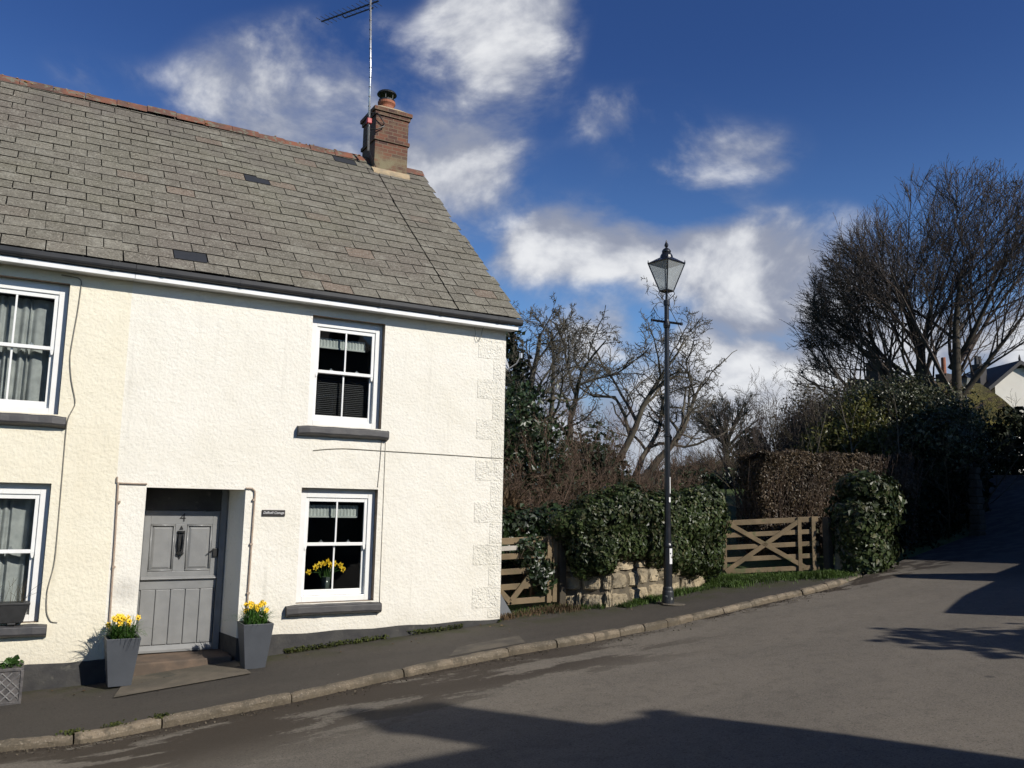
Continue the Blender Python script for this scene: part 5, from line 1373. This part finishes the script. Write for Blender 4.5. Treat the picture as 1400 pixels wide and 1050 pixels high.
ivy('field_bank', bl, 3000, .14, 'low dark bank of growth across the field below the distant bushes', 85, 'ivydark', 5, 'shrub', thick=.6, clumpy=.3, wob=.8)
# far wood on the skyline
g = np.random.default_rng(86); m = MB(); bl = []
for az in np.arange(24, 72, .9):
    x, y = off(0, az, 125); bl.append((x, y, 1.6 + g.uniform(0, .9), 2.2, 2.0, g.uniform(1.2, 2.4)))
o = blob_leaves(m, bl, 9000, .75, 87, thick=.7, clumpy=.4, wob=.8).build('distant_wood', M['twigolive'], None); tag(o, 'hazy line of far trees on the skyline', 'wood', kind='stuff')

# ------------------------------------------------------------------ right: overgrown bank along the lane
thicket('thicket', gp(49.3, 27), 'dark bare thicket above the left half of the beech hedge', 130, 4.0, (1.2, 1.0), M['twig'], 91, .36, rad=.025)
thicket('thicket', gp(48.6, 30), 'bare grey bush at the left end of the overgrown bank', 70, 3.2, (.5, .8), M['twig'], 92, .40, rad=.025)
thicket('thicket', gp(52.6, 25), 'tangle of bare stems in the middle of the overgrown bank', 90, 3.6, (1.4, 1.0), M['twigolive'], 93, .40, rad=.025)
def az_blobs(rows): 
    r_ = []
    for az, d_, z, r1, r2 in rows:
        x, y = off(0, az, d_); r_.append((x, y, z, r1, r1, r2))
    return r_
ivy('laurel', az_blobs([(50.2, 24, 3.5, .75, .55), (51.2, 24, 3.7, .7, .8), (52.2, 24, 4.2, .6, .75), (49.9, 24, 3.1, .6, .5), (52.9, 24, 3.5, .7, .7)]), 7000, .085, 'sunlit yellow green laurel bush above the beech hedge', 94, 'laurel', 25, 'shrub', thick=.5, clumpy=.3, wob=.6)
ivy('evergreen_bush', az_blobs([(52.3, 25.5, 4.7, .9, .65), (53.4, 25, 4.6, 1.0, .85), (54.4, 25, 4.7, 1.0, .85), (55.4, 25, 4.6, 1.0, .85), (56.4, 25, 4.45, 1.0, .75), (57.2, 25.5, 4.25, .9, .7), (54.0, 24.5, 3.8, 1.1, .9), (53.0, 24.5, 3.6, .9, .8), (56.5, 24, 3.6, 1.1, .9)]),
    26000, .068, 'speckled evergreen shrubbery on top of the overgrown bank', 95, 'euon', 70, 'shrub', thick=.6, clumpy=.28, wob=.6)
hb = []
for x in np.arange(15.8, 25.6, .62):
    y = float(lane_left(x)) + .95; zg = float(G0(x, y)); tp = np.interp(x, [15.8, 17.6, 19, 21, 23.4, 25.6], [1.0, 1.5, 2.0, 2.75, 2.95, 2.8])
    for z in np.arange(zg + .35, zg + tp - .3, .6): hb.append((x + .15 * sin(z * 5), y + .2 * sin(x * 3 + z) - .04 * (z - zg), z, .75, .75, .62))
    hb.append((x, y, zg + tp - .45, .7, .7, .55))
ivy('hedge', hb, 38000, .095, 'tall black green holly hedge in deep shade along the left side of the lane', 96, 'holly', 60, 'hedge', thick=.5, clumpy=.25, wob=.6)
ivy('bank_scrub', az_blobs([(47.7, 28, 3.3, .7, .9), (48.3, 28, 4.2, .8, .9), (48.9, 27.5, 4.9, .7, .7), (48.8, 27.5, 3.7, .8, .9), (49.6, 27, 4.2, .9, .9), (50.6, 27, 4.6, 1.0, .9), (51.6, 27, 4.9, 1.0, .85), (50.2, 26.5, 3.4, 1.0, .8), (51.6, 26.5, 3.8, 1.0, .9), (53.0, 26, 4.2, 1.0, .9)]), 16000, .07, 'dull brown green scrub filling the bank behind the yellow green laurel', 99, 'bank', 60, 'shrub', thick=.7, clumpy=.3, wob=.7)
# pale bare saplings standing out of the bank
sap = [(49.0, 22.5, 49.3, 4.4, 3), (52.0, 22, 51.2, 4.9, 4), (54.6, 23, 55.0, 4.7, 5)]
for az, d_, az2, zt_, sd in sap:
    b = gp(az, d_); x2, y2 = off(0, az2, d_); dv = np.array([x2 - b[0], y2 - b[1], zt_ - b[2]])
    tree_obj('sapling', b, ['pale bare sapling leaning over the left part of the beech hedge', 'pale bare sapling rising beside the yellow green laurel', 'pale crooked sapling among the speckled shrubbery'][sd - 3], 'sapling',
             [dict(n=6, ang=(20, 50), lenf=(.25, .45), radf=.5, tmin=.4, wig=.07, up=0, segs=8, tip=.3), dict(n=4, ang=(20, 50), lenf=(.4, .6), radf=.6, wig=.1, segs=4, tip=.4), dict(segs=3, tip=.5)], [dv], [np.linalg.norm(dv) * 1.05], [.028], (M['barklit'], M['barklit']), 100 + sd)
# big bare tree
BT = np.array(gp(56.4, 40)); rt2 = np.array([cos(radians(56.4)), -sin(radians(56.4)), 0])
lvB = [dict(n=9, ang=(25, 66), lenf=(.60, .92), radf=.46, tmin=.26, wig=.06, up=.0, segs=8, tip=.24, out=.2, short=.25), dict(n=6, ang=(18, 50), lenf=(.50, .80), radf=.50, tmin=.22, wig=.08, up=.01, segs=7, tip=.3, out=.22, short=.3), dict(n=6, ang=(18, 48), lenf=(.45, .72), radf=.55, tmin=.18, wig=.10, up=.015, segs=5, tip=.4, rmin=.012, out=.2), dict(n=6, ang=(18, 50), lenf=(.42, .66), radf=.6, tmin=.12, wig=.11, up=.015, segs=3, tip=.6, rmin=.008, out=.12), dict(segs=2, wig=.12, tip=.7, up=.0)]
sB = ((-1.1, 0), (-.5, 0), (-.07, 0), (-.2, .3), (.56, 0), (-1.3, 1.0), (-.8, .5), (.62, 2.9), (.66, 4.5), (-.6, 3.0))
stB = [tuple(BT + rt2 * k + np.array([0, 0, z])) for k, z in sB]
drB = [tuple(np.array([0, 0, 1.0]) + rt2 * k + np.array([sin(radians(56)), cos(radians(56)), 0]) * f) for k, f in ((-.30, .1), (-.10, -.1), (.03, .12), (.10, -.1), (.16, 0), (-1.0, -.2), (-.62, .25), (1.0, 0), (.75, -.3), (-.9, .4))]
tree_obj('tree', tuple(BT), 'great spreading bare tree with several trunks above the bank at the right', 'tree', lvB, drB, [7.0, 7.6, 8.2, 8.2, 8.4, 5.4, 6.8, 5.2, 5.2, 5.6], [.24, .24, .26, .26, .31, .13, .17, .15, .14, .14], (M['bark'], M['twig']), 115, starts=stB, env=(polar(57.4, 40, 8.2), (6.3, 6.4, 8.3)))

# ------------------------------------------------------------------ far houses
th = thing('cottage', gp(57, 48), 'thatched cottage with a mossy roof beyond the holly hedge', 'cottage')
def pz(az, d_, z): return np.array(polar(az, d_, z))
R0, R1 = pz(51.5, 52, 9.3), pz(58.9, 49, 8.35)
E0, E1 = pz(51.5, 48, 6.0), pz(61.0, 45.5, 6.15)
H0, H1 = pz(51.5, 57, 6.0), pz(61.6, 53, 6.1)
m = MB()
def patch(m, a, b, c, d_, n=14, k=8):
    V = []
    for i in range(n + 1):
        for j in range(k + 1):
            u, v = i / n, j / k; p = (a * (1 - u) + b * u) * (1 - v) + (d_ * (1 - u) + c * u) * v
            p = p + np.array([0, 0, .10 * float(clump(p, 1.2)) * (1 if 0 < v < 1 else .5) + .25 * sin(pi * v) * .6]); V.append(p)
    m.add(V, [(i * (k + 1) + j, (i + 1) * (k + 1) + j, (i + 1) * (k + 1) + j + 1, i * (k + 1) + j + 1) for i in range(n) for j in range(k)])
patch(m, E0, E1, R1, R0); patch(m, E1, H1, R1 + np.array([.01, 0, 0]), R1); patch(m, H1, H0, R0, R1)
dn_ = np.array([0, 0, -.35]); m.add([E0, E1, E1 + dn_, E0 + dn_, H1 + dn_, H1], [(0, 3, 2, 1), (1, 2, 4, 5)])
m.build('roof', M['thatchmoss'], th, smooth=True)
m = MB(); q = [pz(51.8, 48.4, 1.5), pz(60.6, 46.2, 1.5), pz(61.3, 52.5, 1.5), pz(51.8, 56, 1.5)]; m.hexa(q + [p + np.array([0, 0, 4.5]) for p in q]); m.build('wall', M['whitewall'], th)
m = MB(); c = pz(53.35, 51, 7.0); m.box(c[0] - .55, c[0] + .55, c[1] - .4, c[1] + .4, 8, 10.0); m.box(c[0] - .6, c[0] + .6, c[1] - .45, c[1] + .45, 9.75, 9.85); m.build('chimney', M['brickfar'], th)
m = MB(); c = pz(57.0, 50.3, 7.0); m.box(c[0] - .3, c[0] + .3, c[1] - .3, c[1] + .3, 7.8, 9.1); chb = m.build('chimney', M['brickfar'], th)
m = MB(); m.lathe([(.13, 0), (.12, .9)], (c[0], c[1], 9.101), 10); m.build('chimney_pot', M['pot'], chb)

wh = thing('house', gp(61, 56), 'white house with a dark slate gable and chimney at the far right', 'house')
fd = np.array([sin(radians(28)), cos(radians(28)), 0]); rd = np.array([cos(radians(28)), -sin(radians(28)), 0]) * 1.15
o0 = np.array(polar(60.85, 54, 0))
def W_(r, z, d_=0): return np.array([o0[0], o0[1], 0]) + rd * r + fd * d_ + np.array([0, 0, z])
m = MB(); m.extrude([W_(-1.15, 2), W_(3.2, 2), W_(3.2, 8.2), W_(.95, 9.95), W_(-.05, 9.75), W_(-1.15, 8.75)], fd * 8); m.extrude([W_(-2.2, 2, .5), W_(-1.15, 2, .5), W_(-1.15, 8.4, .5), W_(-2.2, 8.4, .5)], fd * 6)
m.build('wall', M['whitewall'], wh)
m = MB(); 
m.hexa([W_(-1.55, 8.45, -.3), W_(.02, 9.95, -.3), W_(.02, 9.95, 8.3), W_(-1.55, 8.45, 8.3), W_(-1.62, 8.62, -.3), W_(.02, 10.18, -.3), W_(.02, 10.18, 8.3), W_(-1.62, 8.62, 8.3)])
m.hexa([W_(.02, 9.95, -.3), W_(3.6, 7.8, -.3), W_(3.6, 7.8, 8.3), W_(.02, 9.95, 8.3), W_(.02, 10.18, -.3), W_(3.6, 8.0, -.3), W_(3.6, 8.0, 8.3), W_(.02, 10.18, 8.3)])
m.hexa([W_(-2.6, 8.25, .2), W_(-1.2, 8.55, .2), W_(-1.2, 9.5, 4), W_(-4.6, 9.3, 4), W_(-2.6, 8.4, .2), W_(-1.2, 8.7, .2), W_(-1.2, 9.65, 4), W_(-4.6, 9.45, 4)])
m.build('roof', M['slatefar'], wh)
m = MB(); c = W_(-1.45, 0, .9); m.box(c[0] - .32, c[0] + .32, c[1] - .28, c[1] + .28, 7.5, 10.05); m.lathe([(.12, 0), (.10, .5)], (c[0] - .15, c[1], 10.05), 10); m.lathe([(.12, 0), (.10, .5)], (c[0] + .15, c[1], 10.05), 10); m.build('chimney', M['slatefar'], wh)
m = MB(); m.lathe([(.05, 0), (.07, .1), (.02, .35)], W_(.02, 10.15, -.2), 8); m.build('finial', M['slatefar'], wh)
lb = gp(58.1, 41); street_lamp(lb[0], lb[1], 3.0, .83, 'small far street lamp whose lantern shows above the shrubbery before the thatch')

# pier and growth further up the lane
px0 = np.array(polar(58.35, 24.3, 0)); zg = float(G0(px0[0], px0[1]))
m = MB(); rp_ = random.Random(12); zz_ = zg - .3
while zz_ < zg + 1.65:
    hh_ = rp_.uniform(.14, .26); k_ = .15 - .03 * (zz_ - zg); ox, oy = rp_.uniform(-.025, .025), rp_.uniform(-.025, .025)
    m.hexa([(px0[0] + ox + i * k_ * rp_.uniform(.8, 1.1), px0[1] + oy + j * k_ * rp_.uniform(.8, 1.1), zz_ + q * (hh_ - .012)) for q in (0, 1) for i, j in ((-1, -1), (1, -1), (1, 1), (-1, 1))]); zz_ += hh_
o = m.build('gate_pier', M['bark'], None, bevel=.02, origin=(px0[0], px0[1], zg)); tag(o, 'rough stone pier at the lane edge where the holly hedge ends', 'pier')
hb = []
for az in np.arange(57.2, 64.5, .62):
    x, y = off(0, az, 41.5 + .5 * sin(az * 3)); zg = float(G0(x, y))
    for z in np.arange(zg + .2, zg + 2.4 + .35 * sin(az * 2.3), .7): hb.append((x, y, z, .75, .6, .6))
for x in np.arange(22.6, 33.5, 1.0):
    y = float(lane_left(x)) + .7; zg = float(G0(x, y))
    for z in np.arange(zg + .3, zg + 1.5, .7): hb.append((x, y, z, .75, .6, .6))
ivy('hedge', hb, 15000, .18, 'dark straggly hedge up the lane with white wall showing through its gaps', 97, 'holly', 30, 'hedge', thick=.5, clumpy=.3, wob=.7)

# ------------------------------------------------------------------ across the road (behind the camera): some added only for the shade they cast
hs = thing('house', (5, -15.5, -.2), 'two storey rendered house across the road whose roof and chimney shadow the foreground', 'house')
m = MB(); m.extrude([(9.38, -14.02, -.5), (9.38, -14.02, 6.36), (9.38, -15.5, 7.2), (9.38, -17.0, 6.36), (9.38, -17.0, -.5)], (-10.4, 0, 0)); m.build('wall', M['shadewall'], hs)
m = MB(); m.extrude([(9.42, -13.96, 6.37), (9.42, -15.5, 7.25), (9.42, -17.05, 6.37), (9.42, -17.05, 6.47), (9.42, -15.5, 7.35), (9.42, -13.96, 6.46)], (-10.5, 0, 0)); m.box(9.22, 9.43, -14.1, -13.97, 6.462, 6.56)
m.build('roof', M['slatefar'], hs)
m = MB(); m.box(8.56, 9.27, -15.85, -15.2, 7.0, 8.45); m.box(8.52, 9.31, -15.89, -15.16, 8.30, 8.42); m.lathe([(.14, 0), (.12, .3)], (8.8, -15.5, 8.45), 10); m.build('chimney', M['brick'], hs)
for (xa, zb) in ((2.0, .9), (5.2, .9), (2.0, 3.7), (5.2, 3.7), (7.6, 3.7)):
    m = MB(); m.box(xa, xa + .95, -14.03, -13.99, zb, zb + 1.35); wn = m.build('window', M['white'], hs)
    m = MB(); m.box(xa + .07, xa + .44, -13.988, -13.98, zb + .08, zb + 1.27); m.box(xa + .51, xa + .88, -13.988, -13.98, zb + .08, zb + 1.27); m.build('pane', M['gutter'], wn)
hs2 = thing('house', (13, -18, .3), 'long low rendered house across the road, its front in shade', 'house')
m = MB(); m.box(9.6, 20.0, -20.5, -16.6, -.5, 3.9); m.build('wall', M['shadewall'], hs2)
m = MB(); m.extrude([(9.5, -16.3, 3.9), (9.5, -18.5, 6.4), (9.5, -20.8, 3.9)], (10.6, 0, 0)); m.build('roof', M['slatefar'], hs2)
hs3 = thing('house', (21, -8, .8), 'tall house beside the lane casting shade over the holly hedge', 'house')
m = MB(); m.extrude([(21.5, -6.8, 0), (31, -3.6, 0), (31.5, -11, 0), (21.6, -12.4, 0)], (0, 0, 10.2)); m.build('wall', M['shadewall'], hs3)
m = MB(); m.add([(21.4, -6.6, 10.2), (31.1, -3.4, 10.2), (31.7, -11.2, 10.2), (21.5, -12.6, 10.2), (23.0, -9.2, 12.4), (29.0, -8.0, 12.4)], [(0, 1, 5, 4), (1, 2, 5), (2, 3, 4, 5), (3, 0, 4)]); m.build('roof', M['slatefar'], hs3)
hs4 = thing('house', (36, -6, 1.5), 'tall unseen house added further up the lane to shade it', 'house')
m = MB(); m.extrude([(31.8, -3.4, 0), (42, -2.4, 0), (42, -9, 0), (31.8, -10, 0)], (0, 0, 12.6)); m.build('wall', M['shadewall'], hs4)  # added out of view just to keep sun off the upper lane
m = MB(); m.add([(31.7, -3.2, 12.6), (42.2, -2.2, 12.6), (42.2, -9.2, 12.6), (31.7, -10.2, 12.6), (33.5, -6.6, 14.6), (40.5, -5.9, 14.6)], [(0, 1, 5, 4), (1, 2, 5), (2, 3, 4, 5), (3, 0, 4)]); m.build('roof', M['slatefar'], hs4)
lw = MB(); lw.extrude([(12.9, -7.0, .2), (14.3, -6.2, .2), (16.35, -5.32, .2), (16.3, -5.6, .2), (14.4, -6.5, .2), (13.0, -7.3, .2)], (0, 0, 2.75))  # unseen blocker, shaped from the shadow it throws on the road
o = lw.build('road_shade_wall', M['shadewall'], None, origin=(14.3, -6.3, .6)); tag(o, 'unseen wall added at the lane corner to shade the right of the road', 'wall')
lw = MB(); lw.extrude([(14.95, -3.85, .3), (16.4, -5.15, .3), (18.6, -4.2, .3), (23.5, -2.2, .6), (23.3, -1.9, .6), (18.6, -3.7, .3), (16.5, -4.5, .3), (15.2, -3.5, .3)], (0, 0, 2.35))  # unseen blocker added so its top edge shades the lane floor
o = lw.build('lane_shade_wall', M['shadewall'], None, origin=(17, -4, .6)); tag(o, 'unseen wall added beside the lane to shade its surface', 'wall')
ivy('evergreen_bush', [(12.4, -10.6, 4.1, .8, .8, .8), (12.9, -10.4, 3.3, .9, .9, .9), (13.4, -10.3, 2.2, 1.0, .9, 1.2), (12.0, -10.8, 3.2, .6, .6, .5)], 2600, .2, 'loose evergreen shrub across the road casting a ragged shadow', 98, 'holly', 20, 'shrub', thick=.7, clumpy=.4, wob=.8)

# ------------------------------------------------------------------ sky, sun, camera
SUN_EL, SUN_AZ = radians(32.5), radians(24.6)      # azimuth measured from -Y towards +X
sundir = np.array([sin(SUN_AZ) * cos(SUN_EL), -cos(SUN_AZ) * cos(SUN_EL), sin(SUN_EL)])
sd_ = bpy.data.lights.new('sun', 'SUN'); sd_.energy = 4.8; sd_.angle = radians(.53); sd_.color = (1.0, .945, .86)
so = bpy.data.objects.new('sun', sd_); COL.objects.link(so); so.location = (10, -20, 20)
so.rotation_mode = 'QUATERNION'; so.rotation_quaternion = Vector(sundir).to_track_quat('Z', 'Y')

wd_ = bpy.data.worlds.new('World'); S.world = wd_; wd_.use_nodes = True; nt = wd_.node_tree
bg = nt.nodes['Background']
sky = nt.nodes.new('ShaderNodeTexSky'); sky.sky_type = 'NISHITA'; sky.sun_disc = False; sky.sun_elevation = SUN_EL
sky.sun_rotation = math.atan2(sundir[0], sundir[1]); sky.altitude = 60; sky.air_density = 1.0; sky.dust_density = .4; sky.ozone_density = 2.5
tc = nt.nodes.new('ShaderNodeTexCoord').outputs['Generated']
vn = nt.nodes.new('ShaderNodeVectorMath'); vn.operation = 'NORMALIZE'; nt.links.new(tc, vn.inputs[0]); D = vn.outputs[0]
sx = nt.nodes.new('ShaderNodeSeparateXYZ'); nt.links.new(D, sx.inputs[0])
AZ = math_(nt, 'MULTIPLY', math_(nt, 'ARCTAN2', sx.outputs[0], sx.outputs[1]), 180 / pi); EL = math_(nt, 'MULTIPLY', math_(nt, 'ARCSINE', sx.outputs[2]), 180 / pi)
clouds = [  # azimuth, elevation, half width, half height, weight
    (13.2, 24.4, 6.6, 4.6, .88), (17.6, 26.6, 5.6, 4.0, .86), (9.6, 24.8, 3.6, 2.6, .62), (28.3, 30.0, 4.8, 4.4, 1.0), (31.2, 32.5, 3.2, 3.0, .85), (24.5, 24.5, 6.0, 5.4, .80), (27.0, 21.5, 4.2, 3.4, .72), (21.0, 21.5, 5.0, 3.4, .66),
    (37.6, 25.2, 5.2, 2.2, .66), (42.6, 22.4, 5.8, 2.7, .68), (47.0, 22.6, 3.0, 2.0, .56), (41.0, 21.4, 4.4, 2.0, .60),
    (34.6, 17.3, 6.0, 2.7, 1.05), (31.0, 16.0, 3.6, 2.2, .75), (44.5, 15.6, 5.8, 3.0, 1.15), (48.9, 16.3, 3.2, 2.4, .95), (40.8, 16.6, 4.4, 2.2, .92), (45.5, 12.7, 5.0, 2.2, .92), (50.8, 14.2, 4.2, 3.8, .95), (40.2, 13.5, 3.4, 1.4, .62),
    (44.4, 8.4, 4.0, 2.4, 1.1), (41.8, 10.6, 2.8, 1.7, .95), (50.5, 8.0, 4.5, 2.4, .95), (39.6, 5.2, 8, 4.6, 1.25), (47.5, 5.0, 8, 4.2, 1.2), (32.5, 7.0, 5.0, 4.2, 1.15), (34.8, 10.6, 4.0, 3.2, 1.05), (38.5, 9.5, 3.5, 2.6, .9), (31.0, 10.4, 1.6, 1.2, .3),
    (54.0, 10.0, 5.0, 2.6, .85), (60.5, 9.6, 5.0, 2.4, .85), (66, 12, 5, 3, .6), (1.3, 24.6, 3.0, 1.5, .50), (4.5, 25.2, 2.6, 1.2, .45),
    (-60, 26, 30, 7, .6)]
AE = nt.nodes.new('ShaderNodeCombineXYZ'); nt.links.new(AZ, AE.inputs[0]); nt.links.new(EL, AE.inputs[1])
tot = None
for (a, e, ra, re, wgt) in clouds:
    f1 = nt.nodes.new('ShaderNodeVectorMath'); f1.operation = 'MULTIPLY_ADD'; nt.links.new(AE.outputs[0], f1.inputs[0])
    k = .62; f1.inputs[1].default_value = (k / ra, k / re, 0); f1.inputs[2].default_value = (-a * k / ra, -e * k / re, 0)
    f2 = nt.nodes.new('ShaderNodeVectorMath'); f2.operation = 'LENGTH'; nt.links.new(f1.outputs[0], f2.inputs[0])
    f3 = nt.nodes.new('ShaderNodeMapRange'); f3.interpolation_type = 'SMOOTHSTEP'; nt.links.new(f2.outputs['Value'], f3.inputs[0])
    f3.inputs[1].default_value = 0; f3.inputs[2].default_value = 1.35; f3.inputs[3].default_value = wgt; f3.inputs[4].default_value = 0
    tot = f3.outputs[0] if tot is None else math_(nt, 'SMOOTH_MAX', tot, f3.outputs[0], .35)
mp = nt.nodes.new('ShaderNodeMapping'); nt.links.new(D, mp.inputs[0]); mp.inputs['Scale'].default_value = (1, 1, 1.5); mp.inputs['Location'].default_value = (.31, .12, .55)
n1 = noise(nt, mp.outputs[0], 6.0, 9, .57, .25); n2 = noise(nt, mp.outputs[0], 3.2, 1, .5, 0)
cov = math_(nt, 'MULTIPLY_ADD', ramp(nt, tot, .30, .52), math_(nt, 'ADD', math_(nt, 'MULTIPLY', math_(nt, 'SUBTRACT', n1, .5), 2.0), math_(nt, 'MULTIPLY', math_(nt, 'SUBTRACT', n2, .5), .5)), tot)
alpha = math_(nt, 'MULTIPLY', ramp(nt, cov, .30, .92), .97)
# cloud brightness: lit tops, grey bases
mp2 = nt.nodes.new('ShaderNodeMapping'); nt.links.new(mp.outputs[0], mp2.inputs[0]); mp2.inputs['Location'].default_value = (-.02, .02, -.05)
n3 = noise(nt, mp2.outputs[0], 6.0, 4, .57, .25)
lit = ramp(nt, math_(nt, 'ADD', math_(nt, 'MULTIPLY', math_(nt, 'SUBTRACT', n1, n3), 2.4), math_(nt, 'MULTIPLY', cov, .46)), .10, .95)
ccol = mixc(nt, lit, (.30, .33, .42), (.84, .85, .87))
hz = ramp(nt, EL, 9, 1); ccol = mixc(nt, math_(nt, 'MULTIPLY', hz, .6), ccol, (.30, .35, .44))
deep = mixc(nt, ramp(nt, EL, 6, 30), (.074, .100, .128), (.031, .048, .084))
deep = mixc(nt, ramp(nt, EL, 32, 62), deep, (.012, .018, .034))
skc = mixc(nt, 1.0, sky.outputs[0], deep, 'MULTIPLY')
fin = mixc(nt, alpha, skc, ccol)
nt.links.new(fin, bg.inputs['Color']); bg.inputs['Strength'].default_value = 1.0

wd_.cycles.sampling_method = 'MANUAL'; wd_.cycles.sample_map_resolution = 256
cam = bpy.data.cameras.new('camera'); co = bpy.data.objects.new('camera', cam); COL.objects.link(co)
cam.sensor_width = 36; cam.lens = 1157.79 / 1400 * 36; cam.clip_end = 2000; cam.clip_start = .05
pi_, ro_, ya_ = radians(7.8848), radians(1.1946), radians(29.695)
F0 = np.array([sin(ya_), cos(ya_), 0]); Rr = np.array([cos(ya_), -sin(ya_), 0]); U0 = np.array([0, 0, 1.0])
Fv = F0 * cos(pi_) + U0 * sin(pi_); Uv = U0 * cos(pi_) - F0 * sin(pi_); R1_ = Rr * cos(ro_) + Uv * sin(ro_); U1_ = Uv * cos(ro_) - Rr * sin(ro_)
from mathutils import Matrix
co.matrix_world = Matrix(((R1_[0], U1_[0], -Fv[0], 0), (R1_[1], U1_[1], -Fv[1], -11), (R1_[2], U1_[2], -Fv[2], 1.9), (0, 0, 0, 1)))
S.camera = co
S.view_settings.view_transform = 'Standard'; S.view_settings.look = 'None'; S.view_settings.exposure = 0; S.view_settings.gamma = 1
S.cycles.use_denoising = True; S.cycles.use_adaptive_sampling = True; S.cycles.adaptive_threshold = .03; S.cycles.max_bounces = 5; S.cycles.diffuse_bounces = 2; S.cycles.glossy_bounces = 2; S.cycles.transparent_max_bounces = 8
S.cycles.caustics_reflective = False; S.cycles.caustics_refractive = False
